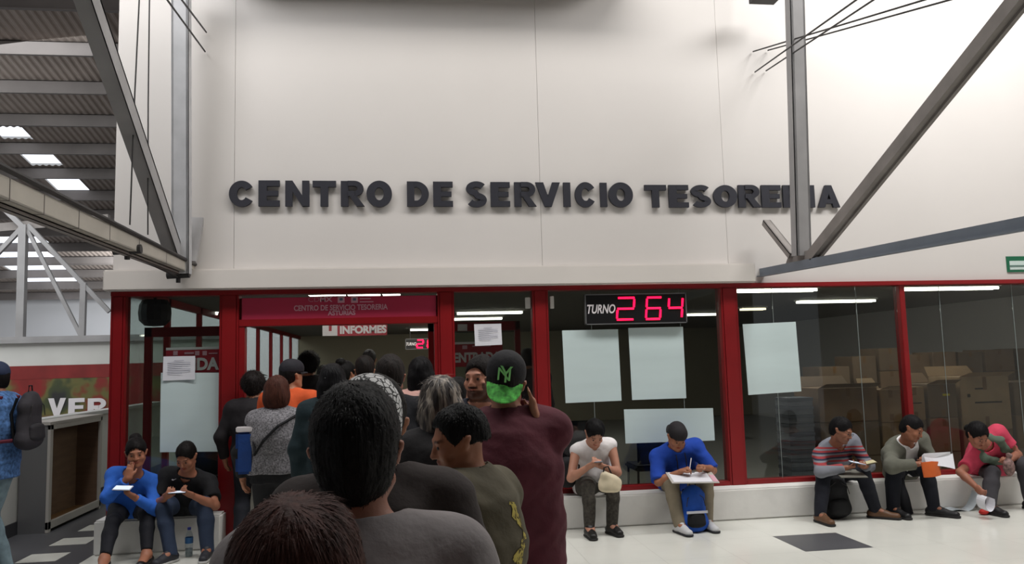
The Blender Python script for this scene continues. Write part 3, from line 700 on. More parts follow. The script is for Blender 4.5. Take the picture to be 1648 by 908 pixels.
# pile of grey archive boxes
x0 = PY(1271, 700, 1.0).x; x1 = PY(1311, 700, 1.0).x; zt = PY(1290, 640, 1.0).z
for k in range(11):
    h = zt/11; o = empty('archive_box', ((x0+x1)/2, 1.2, h*k), 'flat grey archive box in the tall pile, level %s from the floor' % ['one', 'two', 'three', 'four', 'five', 'six', 'seven', 'eight', 'nine', 'ten', 'eleven'][k], 'box', 'grey archive boxes piled behind the glass')
    one('carton', lambda mb: mb.box((x0, 1.0, h*k+.001), (x1, 1.32, h*(k+.62))), mat('grey_board', (118, 120, 126), .8, nscale=6), parent=o)
    one('lid', lambda mb: mb.box((x0-.006, .994, h*(k+.62)), (x1+.006, 1.326, h*(k+1)-.002)), mat('grey_board_dark', (96, 98, 105), .8, nscale=6), parent=o)
# dark office machine / seats seen low behind the middle glazing, and a counter at the left of the office
def chair(px, Y, lab):
    c = PY(px, 700, Y); t = empty('office_chair', (c.x, Y, 0), lab, 'chair', 'dark office chairs behind the glass')
    one('seat', lambda mb: mb.box((c.x-.24, Y-.22, .42), (c.x+.24, Y+.24, .48)), cmat((26, 28, 38)), parent=t, bevel=.02)
    one('backrest', lambda mb: mb.box((c.x-.23, Y-.27, .50), (c.x+.23, Y-.22, .98)), cmat((26, 28, 38)), parent=t, bevel=.02)
    for sx in (-1, 1):
        for sy in (-1, 1): one('leg', lambda mb: mb.tube([(c.x+sx*.22, Y+sy*.2, 0), (c.x+sx*.21, Y+sy*.19, .43)], .012), M_DARK, parent=t)
chair(1047, .62, 'dark office chair behind the glass beside the man in the blue hoodie')
chair(925, .62, 'dark office chair behind the glass beside the woman in the white vest')
chair(337, 1.35, 'dark office chair behind the left bay beside the man in the black polo')
# dark bundle hanging behind the left bay
p = PY(247, 503, .55)
def f(mb):
    mb.lathe((p.x, .6, p.z-.14), [(.0, 0), (.10, .01), (.15, .06), (.16, .14), (.15, .22), (.12, .27), (.02, .275)], 14)
bd = one('loudspeaker', f, mat('dark_blue_plastic', (26, 28, 36), .5, nscale=12, namt=.3), 'dark rounded loudspeaker hanging from the ceiling inside the left bay', 'loudspeaker')
one('hanger', lambda mb: mb.tube([(p.x, .6, p.z+.13), (p.x, .6, 2.44)], .015), M_DARK, parent=bd)
# downlight seen in left bay
q = PZ(342, 507, 2.40); dl = one('ceiling_light', lambda mb: mb.lathe((q.x, q.y, 2.40), [(0, 0), (.07, 0), (.08, .04)], 16), M_LIT, 'small round downlight inside the left bay', 'ceiling light')

# potted plants by the glazed side wall
def plant(px, Y, h, lab, seed):
    r = random.Random(seed); c = PY(px, 700, Y)
    t = empty('potted_plant', (c.x, Y, 0), lab, 'plant', 'plants along the side glazing')
    one('pot', lambda mb: mb.lathe((c.x, Y, 0), [(0, 0), (.12, 0), (.16, .30), (.14, .30), (.13, .27), (0, .27)], 16), mat('clay_pot', (110, 66, 50), .8), parent=t, smooth=True)
    one('stem', lambda mb: [mb.tube([(c.x+.03*k, Y, .27), (c.x+.05*k, Y, h*.8)], .01, 6) for k in (-1, 0, 1)], M_LEAF, parent=t)
    def f(mb):
        for _ in range(46):
            a = r.random()*6.28; z = h*(.45+.55*r.random()); L = .14+.10*r.random(); d = Vector((math.cos(a), math.sin(a), .35-.6*r.random())).normalized()
            b0 = Vector((c.x+d.x*.04, Y+d.y*.04, z)); sd = d.cross(Vector((0, 0, 1))).normalized()*.035
            mb.add([b0, b0+d*L*.5+sd+Vector((0, 0, .01)), b0+d*L-Vector((0, 0, .03)), b0+d*L*.5-sd+Vector((0, 0, .01))], [(0, 1, 2, 3)])
    one('foliage', f, mat('leaf_dark', (40, 58, 34), .6), parent=t)
plant(412, 4.2, 1.5, 'leafy potted plant by the side glazing, nearer one in the doorway', 1)
plant(436, 5.8, 1.5, 'leafy potted plant by the side glazing, farther one in the doorway', 2)
# ================================================================ PEOPLE: distance fields turned into continuous surfaces
def V3(p): return np.array(p, dtype=np.float64)
def nrm(v): v = V3(v); return v/(np.linalg.norm(v)+1e-9)

class Blob:
    """adds rounded shapes into one distance field and extracts one closed surface from it"""
    def __init__(s): s.ops = []
    def cone(s, a, b, ra, rb, k=.02, side=None, w=1.0, clips=(), op='add'):
        s.ops.append(('c', V3(a), V3(b), ra, rb, None if side is None else nrm(side), w, k, clips, op)); return s
    def path(s, pts, rs, k=.02, **kw):
        for i in range(len(pts)-1): s.cone(pts[i], pts[i+1], rs[i], rs[i+1], k, **kw)
        return s
    def ell(s, c, r, R=None, k=.02, op='add', clips=()):
        s.ops.append(('e', V3(c), V3(r), np.eye(3) if R is None else R, k, clips, op)); return s
    def plane(s, p, n, c=None, rad=None):
        s.ops.append(('p', V3(p), nrm(n), c, rad)); return s
    def wave(s, amp, fr, seed=0, aniso=(1, 1, 1)):
        s.ops.append(('w', amp, fr, seed, V3(aniso))); return s
    def bounds(s, o):
        if o[0] == 'c':
            m = max(o[3], o[4])*max(o[6], 1)+o[7]+.01; return np.minimum(o[1], o[2])-m, np.maximum(o[1], o[2])+m
        if o[0] == 'e':
            e = np.abs(o[3])@o[2]+o[4]+.01; return o[1]-e, o[1]+e
    def surface(s, h):
        lo = np.full(3, 1e9); hi = -lo
        for o in s.ops:
            if o[0] in 'ce' and o[-1] == 'add':
                a, b = s.bounds(o); lo = np.minimum(lo, a); hi = np.maximum(hi, b)
        lo -= 2*h; hi += 2*h
        n = np.ceil((hi-lo)/h).astype(int)+1
        F = np.full(n, .2, dtype=np.float32)
        ax = [lo[i]+h*np.arange(n[i]) for i in range(3)]
        for o in s.ops:
            if o[0] in 'ce':
                a, b = s.bounds(o); i0 = np.maximum(((a-lo)/h).astype(int)-2, 0); i1 = np.minimum(((b-lo)/h).astype(int)+3, n)
                if (i1 <= i0).any(): continue
                sl = tuple(slice(i0[i], i1[i]) for i in range(3))
                X = ax[0][sl[0]][:, None, None]; Y = ax[1][sl[1]][None, :, None]; Z = ax[2][sl[2]][None, None, :]
                if o[0] == 'c':
                    _, A, B, ra, rb, sd, w_, k, clips, op = o
                    px, py, pz = X-A[0], Y-A[1], Z-A[2]; ba = B-A
                    if sd is not None:
                        q = px*sd[0]+py*sd[1]+pz*sd[2]; g = (1-1/w_)*q
                        px = px-sd[0]*g; py = py-sd[1]*g; pz = pz-sd[2]*g
                        t0 = ba@sd; ba = ba-sd*t0*(1-1/w_)
                    l2 = ba@ba+1e-12
                    t = np.clip((px*ba[0]+py*ba[1]+pz*ba[2])/l2, 0, 1)
                    d = np.sqrt((px-t*ba[0])**2+(py-t*ba[1])**2+(pz-t*ba[2])**2)-(ra+(rb-ra)*t)
                else:
                    _, c, r, R, k, clips, op = o
                    dx, dy_, dz = X-c[0], Y-c[1], Z-c[2]
                    q = [dx*R[0, i]+dy_*R[1, i]+dz*R[2, i] for i in range(3)]
                    k0 = np.sqrt(sum((q[i]/r[i])**2 for i in range(3))); k1 = np.sqrt(sum((q[i]/r[i]**2)**2 for i in range(3)))+1e-9
                    d = k0*(k0-1)/k1
                for p, nn in clips:
                    d = np.maximum(d, (X-p[0])*nn[0]+(Y-p[1])*nn[1]+(Z-p[2])*nn[2])
                f = F[sl]
                if op == 'add':
                    hh = np.maximum(k-np.abs(f-d), 0)/k; F[sl] = np.minimum(f, d)-hh*hh*k*.25
                else:
                    d = -d; hh = np.maximum(k-np.abs(f-d), 0)/k; F[sl] = np.maximum(f, d)+hh*hh*k*.25
            elif o[0] == 'p':
                X = ax[0][:, None, None]; Y = ax[1][None, :, None]; Z = ax[2][None, None, :]
                d = (X-o[1][0])*o[2][0]+(Y-o[1][1])*o[2][1]+(Z-o[1][2])*o[2][2]
                if o[3] is not None:
                    rr = np.sqrt((X-o[3][0])**2+(Y-o[3][1])**2+(Z-o[3][2])**2)-o[4]; d = np.minimum(d, -rr)
                F = np.maximum(F, d.astype(np.float32))
            elif o[0] == 'w':
                _, amp, fr, seed, an = o
                X = ax[0][:, None, None]*an[0]; Y = ax[1][None, :, None]*an[1]; Z = ax[2][None, None, :]*an[2]; rg = np.random.RandomState(seed)
                acc = 0
                for q in range(6):
                    v = rg.normal(size=3); v /= np.linalg.norm(v); ff = fr*(.7+.8*rg.rand()); ph = rg.rand()*6.28
                    acc = acc+np.sin(ff*(v[0]*X+v[1]*Y+v[2]*Z)+ph+1.5*np.sin(ff*.4*(v[2]*X+v[0]*Y+v[1]*Z)))
                F = F+(amp*acc/2.4).astype(np.float32)
        F[0] = F[-1] = .1; F[:, 0] = F[:, -1] = .1; F[:, :, 0] = F[:, :, -1] = .1
        return nets(F, lo, h)

def nets(F, lo, h):
    I = F < 0
    c = [I[i:I.shape[0]-1+i, j:I.shape[1]-1+j, k:I.shape[2]-1+k] for i in (0, 1) for j in (0, 1) for k in (0, 1)]
    sm = sum(x.astype(np.int8) for x in c); act = (sm > 0) & (sm < 8)
    idx = np.full(act.shape, -1, dtype=np.int64); cells = np.argwhere(act); idx[act] = np.arange(len(cells))
    if not len(cells): return np.zeros((0, 3)), np.zeros((0, 4), int)
    offs = np.array([(i, j, k) for i in (0, 1) for j in (0, 1) for k in (0, 1)])
    val = np.stack([F[cells[:, 0]+o[0], cells[:, 1]+o[1], cells[:, 2]+o[2]] for o in offs], 1).astype(np.float64)
    acc = np.zeros((len(cells), 3)); cnt = np.zeros(len(cells))
    for a in range(8):
        for b in range(a+1, 8):
            if np.abs(offs[a]-offs[b]).sum() != 1: continue
            va, vb = val[:, a], val[:, b]; m = (va < 0) != (vb < 0)
            t = np.where(m, va/np.where(m, va-vb, 1), 0)
            p = offs[a]+t[:, None]*(offs[b]-offs[a]); acc += p*m[:, None]; cnt += m
    verts = lo+h*(cells+acc/cnt[:, None]); faces = []
    for axd in range(3):
        u, v = (axd+1) % 3, (axd+2) % 3
        sl0 = [slice(1, -1)]*3; sl1 = [slice(1, -1)]*3; sl0[axd] = slice(0, -1); sl1[axd] = slice(1, None)
        A = I[tuple(sl0)]; B = I[tuple(sl1)]; e = np.argwhere(A != B)
        base = np.array([1, 1, 1]); base[axd] = 0; e = e+base
        flip = I[e[:, 0], e[:, 1], e[:, 2]]
        du = np.zeros(3, int); du[u] = 1; dv = np.zeros(3, int); dv[v] = 1
        q = [idx[tuple((e+o).T)] for o in (-du-dv, -dv, 0*du, -du)]
        f = np.stack(q, 1); f[~flip] = f[~flip][:, ::-1]; faces.append(f)
    return verts, np.concatenate(faces)

def blob_obj(name, blob, h, m, parent, label=None, relax=1, colfn=None):
    v, f = blob.surface(h)
    if len(v) == 0: print('EMPTY', name); return None
    for _ in range(relax):      # light smoothing
        acc = np.zeros_like(v); cn = np.zeros(len(v))
        for a, b in ((0, 1), (1, 2), (2, 3), (3, 0)):
            np.add.at(acc, f[:, a], v[f[:, b]]); np.add.at(cn, f[:, a], 1); np.add.at(acc, f[:, b], v[f[:, a]]); np.add.at(cn, f[:, b], 1)
        v = v*.5+.5*acc/cn[:, None]
    base = V3(parent.location); pp = parent.parent
    while pp is not None: base = base+V3(pp.location); pp = pp.parent
    me = bpy.data.meshes.new(name); me.vertices.add(len(v)); me.vertices.foreach_set('co', (v-base).astype(np.float32).ravel())
    me.loops.add(len(f)*4); me.loops.foreach_set('vertex_index', f.ravel().astype(np.int32))
    me.polygons.add(len(f)); me.polygons.foreach_set('loop_start', np.arange(0, len(f)*4, 4, dtype=np.int32)); me.polygons.foreach_set('loop_total', np.full(len(f), 4, dtype=np.int32))
    me.update(calc_edges=True); me.validate(); me.shade_smooth(); me.materials.append(m)
    if colfn is not None:
        at = me.attributes.new('tint', 'FLOAT_COLOR', 'POINT'); c = np.ones((len(v), 4), dtype=np.float32); c[:, :3] = colfn(v)
        at.data.foreach_set('color', c.ravel())
    o = bpy.data.objects.new(name, me); COL.objects.link(o); o.parent = parent
    if label: o['label'] = label
    return o

def ik(a, b, l1, l2, pole):
    a, b, pole = V3(a), V3(b), V3(pole); d = b-a; L = np.linalg.norm(d); u = d/(L+1e-9)
    L2 = min(L, (l1+l2)*.999); x = (l1*l1-l2*l2+L2*L2)/(2*L2); hgt = math.sqrt(max(l1*l1-x*x, 0))
    q = pole-a; q = q-u*(q@u); q = q/(np.linalg.norm(q)+1e-9)
    return a+u*x+q*hgt, a+u*L2
def frame(fwd, up):
    """columns: the person's left, back, up"""
    up0 = V3(up); f = nrm(fwd); l = nrm(np.cross(up0, f)); u = nrm(np.cross(f, l)); return np.stack([l, -f, u], 1)

SKINS = {}
def skin(tone):
    if tone not in SKINS: SKINS[tone] = mat('skin_%d_%d_%d' % tone, tone, .5, spec=.35, nscale=14, namt=.06, bump=.06, bscale=90, attr='tint')
    return SKINS[tone]
T_MED = (176, 122, 94); T_DRK = (142, 94, 70); T_LGT = (196, 146, 120)
def hairmat(rgb, name=None):
    return mat('hair_%d_%d_%d' % rgb, tuple(int(v*.72) for v in rgb), .6, spec=.16, nscale=60, namt=.35, bump=.35, bscale=80, stretch=(1, 1, .14))

class Person:
    def __init__(s, name, label, group, head, fwd, hup=(0, 0, 1), hs=1.0, tone=T_MED, res=.008, hres=None):
        s.head = V3(head); s.R = frame(fwd, hup); s.hs = hs; s.tone = tone; s.res = res; s.body = Blob(); s.hres = hres or res
        s.args = (name, label, group); s.parts = []
    def H(s, x, y, z): return s.head+s.R@(V3((x, y, z))*s.hs)
    def torso(s, pelvis, neck, fwd, shw=.36, girth=1.0, chest=1.0, hipw=1.0, curl=.03, drop=.05, bust=0):
        s.pel, s.neck = V3(pelvis), V3(neck); ax = s.neck-s.pel
        s.T = frame(fwd, ax); l, bk, up = s.T.T; s.up = nrm(ax)
        s.tl = np.linalg.norm(ax); s.girth, s.chestk, s.hipw, s.bust = girth, chest, hipw, bust
        sp = lambda t, c: s.pel+ax*t+bk*c
        s.sp = [sp(0, 0), sp(.28, curl*.5), sp(.55, curl), sp(.80, curl*.9), s.neck]
        s.shL = s.neck-s.up*drop+l*shw/2; s.shR = s.neck-s.up*drop-l*shw/2
        s.hL = s.pel+l*.085*hipw-s.up*.03; s.hR = s.pel-l*.085*hipw-s.up*.03; s.shw = shw
        return s
    def arms(s, wl, wr, pl, pr, ul=.29, fl=.25):
        s.eL, s.wL = ik(s.shL, wl, ul, fl, pl); s.eR, s.wR = ik(s.shR, wr, ul, fl, pr); return s
    def legs(s, al, ar, pl, pr, tl=.43, sl=.41):
        s.kL, s.aL = ik(s.hL, al, tl, sl, pl); s.kR, s.aR = ik(s.hR, ar, tl, sl, pr); return s
    # ---- shapes
    def torso_shape(s, B, t, k=.05, lower=True, sleeves=True):
        l = s.T[:, 0]; g = s.girth; fr = -s.T[:, 1]
        r = [.108*g*s.hipw, .100*g, .112*(g*.5+.5)*s.chestk, .100*s.chestk, .055]
        w_ = [1.45, 1.38, 1.42, 1.5, 1.15]
        for i in range(4):
            B.cone(s.sp[i], s.sp[i+1], r[i]+t, r[i+1]+t*(1 if i < 3 else .8), k, side=l, w=(w_[i]+w_[i+1])/2)
        if g > 1.1:
            B.ell(s.sp[1]+fr*.05*g, V3((.13, .10, .12))*g+t, s.T, k=.05)
        if s.bust:
            for q in (-1, 1): B.ell(s.sp[3]+l*q*.075+fr*.085-s.up*.03, V3((.06, .055, .065))*s.bust+t*.6, s.T, k=.05)
        if s.bare: B.cone(s.shL-l*.03, s.shR+l*.03, .054+t*.6, .054+t*.6, .05); return
        B.cone(s.shL-l*.03, s.shR+l*.03, .062+t, .062+t, .06)
        B.cone(s.neck, s.shL, .045+t*.7, .052+t, .05); B.cone(s.neck, s.shR, .045+t*.7, .052+t, .05)
    def arm_shape(s, B, sh, el, wr, t, upto=2.0, k=.03, cuff=True):
        ru, re, rw = .050+t, .040+t, .028+t
        if upto <= 1:
            e = sh+(el-sh)*upto; d = nrm(el-sh); B.cone(sh, e+d*.05, ru, ru*.96+.004, k, clips=((e, d),))
        else:
            B.cone(sh, el, ru, re, k)
            f = upto-1; e = el+(wr-el)*f; d = nrm(wr-el)
            B.cone(el, e+d*.04, re, re+(rw-re)*f, k, clips=((e, d),) if cuff else ())
    def build_body(s, handL='relax', handR='relax', nl=None, nr=None, face=True, beard=0, ears=True, feet=True):
        B = s.body; H = s.H; hs = s.hs; R = s.R
        s.torso_shape(B, -.008)
        for sh, el, wr in ((s.shL, s.eL, s.wL), (s.shR, s.eR, s.wR)):
            B.cone(sh, el, .048, .038, .02); m = el+(wr-el)*.3; B.cone(el, m, .038, .039, .02); B.cone(m, wr, .039, .025, .02, side=None)
        for hp, kn, an in ((s.hL, s.kL, s.aL), (s.hR, s.kR, s.aR)):
            B.cone(hp, kn, .082*s.hipw, .052, .03); m = kn+(an-kn)*.32; B.cone(kn, m, .052, .052, .02); B.cone(m, an, .052, .034, .02)
        # neck
        B.cone(s.neck-s.up*.02, H(0, .022, -.05), .062*hs, .055*hs, .03)
        # head
        B.ell(H(0, .014, .028), V3((.076, .094, .086))*hs, R, k=.02)
        B.ell(H(0, -.028, -.030), V3((.063, .062, .086))*hs, R, k=.03)
        B.ell(H(0, -.048, -.088), V3((.042, .038, .026))*hs, R, k=.03)
        for q in (-1, 1): B.cone(H(q*.056, .0, -.055), H(q*.028, -.055, -.092), .018*hs, .016*hs, .02)
        if face:
            B.cone(H(-.036, -.082, .020), H(.036, -.082, .020), .011*hs, .011*hs, .015)
            for q in (-1, 1):
                B.ell(H(q*.032, -.095, -.002), V3((.017, .016, .010))*hs, R, k=.012, op='sub')
                B.ell(H(q*.040, -.066, -.032), V3((.026, .022, .022))*hs, R, k=.02)
                B.ell(H(q*.032, -.079, -.001), V3((.015, .011, .009))*hs, R, k=.004)
            B.cone(H(0, -.088, .008), H(0, -.107, -.030), .008*hs, .0125*hs, .010)
            for q in (-1, 1): B.ell(H(q*.014, -.097, -.034), V3((.010, .011, .008))*hs, R, k=.006)
            B.ell(H(0, -.091, -.055), V3((.024, .012, .0058))*hs, R, k=.005); B.ell(H(0, -.090, -.065), V3((.021, .013, .0068))*hs, R, k=.005)
            B.ell(H(0, -.102, -.0600), V3((.024, .010, .0014))*hs, R, k=.003, op='sub')
            B.ell(H(0, -.080, -.096), V3((.020, .016, .014))*hs, R, k=.015)
        if ears:
            for q in (-1, 1):
                B.cone(H(q*.074, .000, -.022), H(q*.086, .018, .012), .009*hs, .010*hs, .006, side=R[:, 1], w=1.7); B.ell(H(q*.090, .005, -.001), V3((.005, .009, .016))*hs, R, k=.005, op='sub')
        s.hand(B, s.eL, s.wL, handL, nl, 1); s.hand(B, s.eR, s.wR, handR, nr, -1)
        if feet:
            for an, dr in ((s.aL, s.footL), (s.aR, s.footR)):
                an = V3(an); B.cone(an, an+nrm(dr)*.14-V3((0, 0, an[2]-.03)), .036, .028, .03, side=np.cross(dr, (0, 0, 1)), w=1.2)
                B.cone(an, an-nrm(dr)*.03-V3((0, 0, an[2]-.04)), .036, .033, .02)
        s.beard = beard; s.seatcut(B)
        def tint(v):
            q = (v-s.head)@s.R/hs; c = np.ones((len(v), 3), dtype=np.float32)
            x, y, z = q[:, 0], q[:, 1], q[:, 2]; near = np.sqrt((q**2).sum(1)) < .16
            def blend(m, col): 
                m = np.clip(m, 0, 1)[:, None]*near[:, None]; return c*(1-m)+np.array(col)*m
            if face:
                lip = 1-np.maximum(np.abs(x)/.025, np.abs(z+.060)/.0125)**4; c = blend(np.where(y < -.07, lip*1.6, 0), (.72, .45, .46))
                eye = 1.4-1.5*np.sqrt(((np.abs(x)-.032)/.013)**2+((z+.001)/.0040)**2); c = blend(np.where(y < -.06, eye, 0), (.30, .27, .25))
                brow = 1.8-1.6*np.maximum(np.abs(np.abs(x)-.034)/.020, np.abs(z-.021-.06*(.03-np.abs(np.abs(x)-.03)))/.0055); c = blend(np.where(y < -.05, brow, 0), (.14, .13, .13))
                if beard:
                    bd = np.where((z < -.062) | ((np.abs(x) > .052) & (z < -.02)), 1.0, 0)*np.where((y < .01) & (z > -.125), 1, 0)
                    mo = np.where((np.abs(x) < .030) & (z > -.054) & (z < -.040) & (y < -.07), 1.0, 0)
                    c = blend(beard*np.maximum(bd, mo), (.13, .11, .10))
            return c
        s.tint = tint
        return s
    def hand(s, B, el, wr, mode, n, sgn):
        """palm, four bent fingers of different length and a thumb; n = direction the palm faces"""
        if mode is None: return
        d = nrm(wr-el); k = .85
        if isinstance(mode, (tuple, list)) and not isinstance(mode, str): mode, d = mode[0], nrm(mode[1])
        n = nrm(n if n is not None else (0, 0, -1)); n = nrm(n-d*(n@d)); sd = np.cross(d, n)*sgn    # towards the thumb
        pc = wr+d*.085*k
        B.cone(wr+d*.005, pc, .021, .0165, .012, side=sd, w=1.95)
        curl = {'relax': (.35, .6), 'grip': (1.0, 1.3), 'phone': (.75, 1.05), 'flat': (.08, .12), 'pen': (.8, 1.2)}[mode]
        for i, (o, L) in enumerate(((.030, .074), (.010, .082), (-.010, .077), (-.029, .062))):
            L *= k; a = pc+sd*o*k*1.02-d*.006
            a1, a2 = curl[0]+.07*i, curl[0]+curl[1]
            d1 = nrm(d*math.cos(a1)+n*math.sin(a1)); d2 = nrm(d*math.cos(a2)+n*math.sin(a2))
            b = a+d1*L*.52; c = b+d2*L*.48
            B.cone(a, b, .0092, .0086, .003); B.cone(b, c, .0086, .0070, .003)
        a = wr+d*.028+sd*.026; dt = nrm(d*.75+sd*.55+n*.45); b = a+dt*.036; dt2 = nrm(d*.95+sd*.0+n*.5); c = b+dt2*.030
        B.cone(a, b, .0125, .0105, .008); B.cone(b, c, .0105, .0085, .004)
    def finish(s, root):
        s.root = empty(s.args[0], root, s.args[1], 'person', s.args[2])
        blob_obj('body', s.body, s.res, skin(s.tone), s.root, colfn=s.tint, relax=1)
        return s.root
    # ---- clothing and hair
    def shirt(s, m, sleeve=(.6, .6), hem=-.10, t=.014, neck=.070, neckv=.0, name='shirt', res=None, label=None, wav=.003, hood=False, collar=False, open_front=False, sub=None, vneck=0, fr=22):
        B = Blob(); s.torso_shape(B, t)
        for sh, el, wr, u in ((s.shL, s.eL, s.wL, sleeve[0]), (s.shR, s.eR, s.wR, sleeve[1])):
            if u > 0: s.arm_shape(B, sh, el, wr, t*1.05+(.003 if u <= 1 else 0), u, k=.045)
            elif u == 0: pass
        if hem < 0:
            hp = s.pel+s.up*0
            B.cone(s.pel, s.pel+s.drop_dir()*(-hem), (.108*s.girth*s.hipw+t)*1.0, (.108*s.girth*s.hipw+t)*1.02, .04, side=s.T[:, 0], w=1.48)
            dd = s.drop_dir(); B.plane(s.pel+dd*(-hem), dd)
        else: B.plane(s.pel+s.up*hem, -s.up)
        if hood:
            l = s.T[:, 0]; bk = s.T[:, 1]; nk0 = s.neck+s.up*.03
            B.cone(nk0-l*.05+bk*.055, nk0+l*.05+bk*.055, .040, .040, .03)
            for q in (-1, 1): B.cone(nk0+l*q*.065+bk*.03, nk0+l*q*.055-bk*.06-s.up*.03, .030, .022, .03)
        nk = s.neck+s.up*.012
        B.wave(wav, fr, len(s.args[1]) % 31, (1, 1, .6)); B.wave(wav*.55, 62, len(s.args[1]) % 13, (1, 1, 1.3))
        B.cone(s.neck-s.up*.02-s.T[:, 1]*.012, s.neck+s.up*.12-s.T[:, 1]*.02, neck, neck*1.15, .008, side=s.T[:, 0], w=1.1, op='sub')
        if sub is None:
            ct = s.neck+s.up*.022-s.T[:, 1]*.004; l_, b_ = s.T[:, 0], s.T[:, 1]
            ring = [ct+l_*math.cos(q)*(neck+.004)*1.1+b_*math.sin(q)*(neck+.002)-s.up*(.018*(1-math.sin(q))) for q in np.linspace(0, 2*math.pi, 15)]
            for q0, q1 in zip(ring[:-1], ring[1:]): B.cone(q0, q1, .012 if collar else .0065, .012 if collar else .0065, .004)
        if vneck:
            f = -s.T[:, 1]; B.ell(s.neck+f*.10-s.up*vneck*.4, (.030, .06, vneck), s.T, k=.01, op='sub')
        if sub: sub(B)
        s.seatcut(B)
        return blob_obj(name, B, res or max(s.res, .009), m, s.root, label)
    def seatcut(s, B):
        if s.seat is not None: B.plane((0, 0, s.seat), (0, 0, -1), s.pel, .35)
    seat = None; bare = False
    def drop_dir(s):
        return V3((0, 0, -1)) if s.up[2] > .85 and np.linalg.norm(s.kL-s.hL) and (s.hL-s.kL)[2] > .3 else -s.up
    def pants(s, m, t=.016, full=1.0, cut=1.10, wav=.0035, name='trousers', res=None, label=None, rise=.06, flare=0):
        B = Blob(); l = s.T[:, 0]; g = s.girth
        B.cone(s.pel-s.up*.01, s.pel+s.up*(rise+.03), .106*g*s.hipw+t*.6, .098*g+t*.6, .04, side=l, w=1.42, clips=((s.pel+s.up*rise, s.up),))
        for hp, kn, an in ((s.hL, s.kL, s.aL), (s.hR, s.kR, s.aR)):
            hp2 = hp; e = kn+(an-kn)*cut; d = nrm(an-kn)
            B.cone(hp2, kn, (.088*(.4+.6*g))*s.hipw+t*.6, .054*full+t, .045); m1 = kn+(an-kn)*.35
            B.cone(kn, m1, .054*full+t, .052*full+t+flare*.3, .02); B.cone(m1, e+d*.03, .052*full+t+flare*.3, .036*full+t+flare, .02, clips=((e, d),))
        B.wave(wav, 30, len(s.args[1]) % 17, (1, 1, .7))
        s.seatcut(B)
        return blob_obj(name, B, res or max(s.res, .009), m, s.root, label)
    def shoes(s, m, msole=None, L=.17, w=1.15, low=False, label=None):
        for an, dr in ((s.aL, s.footL), (s.aR, s.footR)):
            an = V3(an); d = nrm((dr[0], dr[1], 0)); sd = np.cross(d, (0, 0, 1)); gz = an[2]-.085
            B = Blob(); c = V3((an[0], an[1], gz)); up = V3((0, 0, 1))
            B.cone(c-d*.045+up*.042, c+d*L+up*.032, .040, .032, .02, side=sd, w=w)
            if not low: B.cone(c-d*.01+up*.05, c+up*.105, .044, .044, .03, clips=((c+up*.115, up),)); B.cone(c+up*.08, c+d*.09+up*.05, .036, .03, .03)
            else: B.ell(c+d*.01+up*.085, (.032, .075, .045), frame(-d, up), op='sub', k=.01)
            B.plane(c+up*.006, -up)
            o = blob_obj('shoe', B, .008, m, s.root, label)
            B = Blob(); B.cone(c-d*.045+up*.016, c+d*(L+.004)+up*.016, .044, .036, .01, side=sd, w=w); B.plane(c+up*.001, -up); B.plane(c+up*.022, up)
            blob_obj('sole', B, .006, msole or mat('dark_sole', (30, 28, 28), .7), o)
    def hair(s, rgb, style='short', t=.012, res=None, wav=.0022, extra=None, m=None, cap=None, line=.055, low=-.075):
        B = Blob(); H, hs, R = s.H, s.hs, s.R
        B.ell(H(0, .016, .034), (V3((.077, .096, .087))+t*V3((.5 if style == 'short' else 1, .85, 1.1)))*hs, R, k=.02)
        if style != 'bald': B.ell(H(0, .045, -.02), (V3((.060, .062, .072))+t*V3((.4 if style == 'short' else .8, .7, .7)))*hs, R, k=.03)
        if style == 'long':
            for q in (-1, 0, 1): B.cone(H(q*.045, .055, -.03), H(q*.055, .07, -.20), (.058+t*.5)*hs, .045*hs, .03)
            for q in (-1, 1): B.cone(H(q*.068, .01, .0), H(q*.078, .015, -.17), .030*hs, .026*hs, .03)
        if style == 'bob':
            B.ell(H(0, .035, -.035), (V3((.084, .082, .095))+t)*hs, R, k=.03)
        if style == 'pony':
            B.ell(H(0, .115, .03), V3((.035, .03, .035))*hs, R, k=.01); B.cone(H(0, .125, .02), H(0, .15, -.16), .032*hs, .014*hs, .02)
        if style == 'bun': B.ell(H(0, .075, .115), V3((.050, .048, .040))*hs, R, k=.012)
        if style == 'afro': B.ell(H(0, .02, .04), V3((.115, .12, .115))*hs, R, k=.02)
        if style == 'lowbun': B.ell(H(0, .125, -.02), V3((.042, .038, .040))*hs, R, k=.012)
        if extra: extra(B, H)
        # hairline over the forehead and around the ears, nape
        B.ell(H(0, -.115, -.045), V3((.098, .088, .067+line))*hs, R, k=.010, op='sub')
        if style in ('short', 'bun', 'pony', 'lowbun', 'bald'):
            for q in (-1, 1): B.ell(H(q*.100, -.002, -.028), V3((.040, .036, .046))*hs, R, k=.006, op='sub')
        if style in ('short', 'bun', 'pony', 'bald', 'lowbun'): B.plane(H(0, 0, low), R@V3((0, 0, -1)), s.head, .17*hs)
        B.wave(wav, 95, 5, (1, 1, .35))
        o = blob_obj('hair', B, res or min(s.hres, .007), m or hairmat(rgb), s.root)
        if s.strands: strands(o, s, s.strands, {'short': .013, 'afro': .022, 'bob': .032, 'long': .05}.get(style, .02)*s.slen, {'short': .28, 'afro': .8, 'bob': .0, 'long': .0}.get(style, .1))
        return o
    strands = 0; slen = 1.0
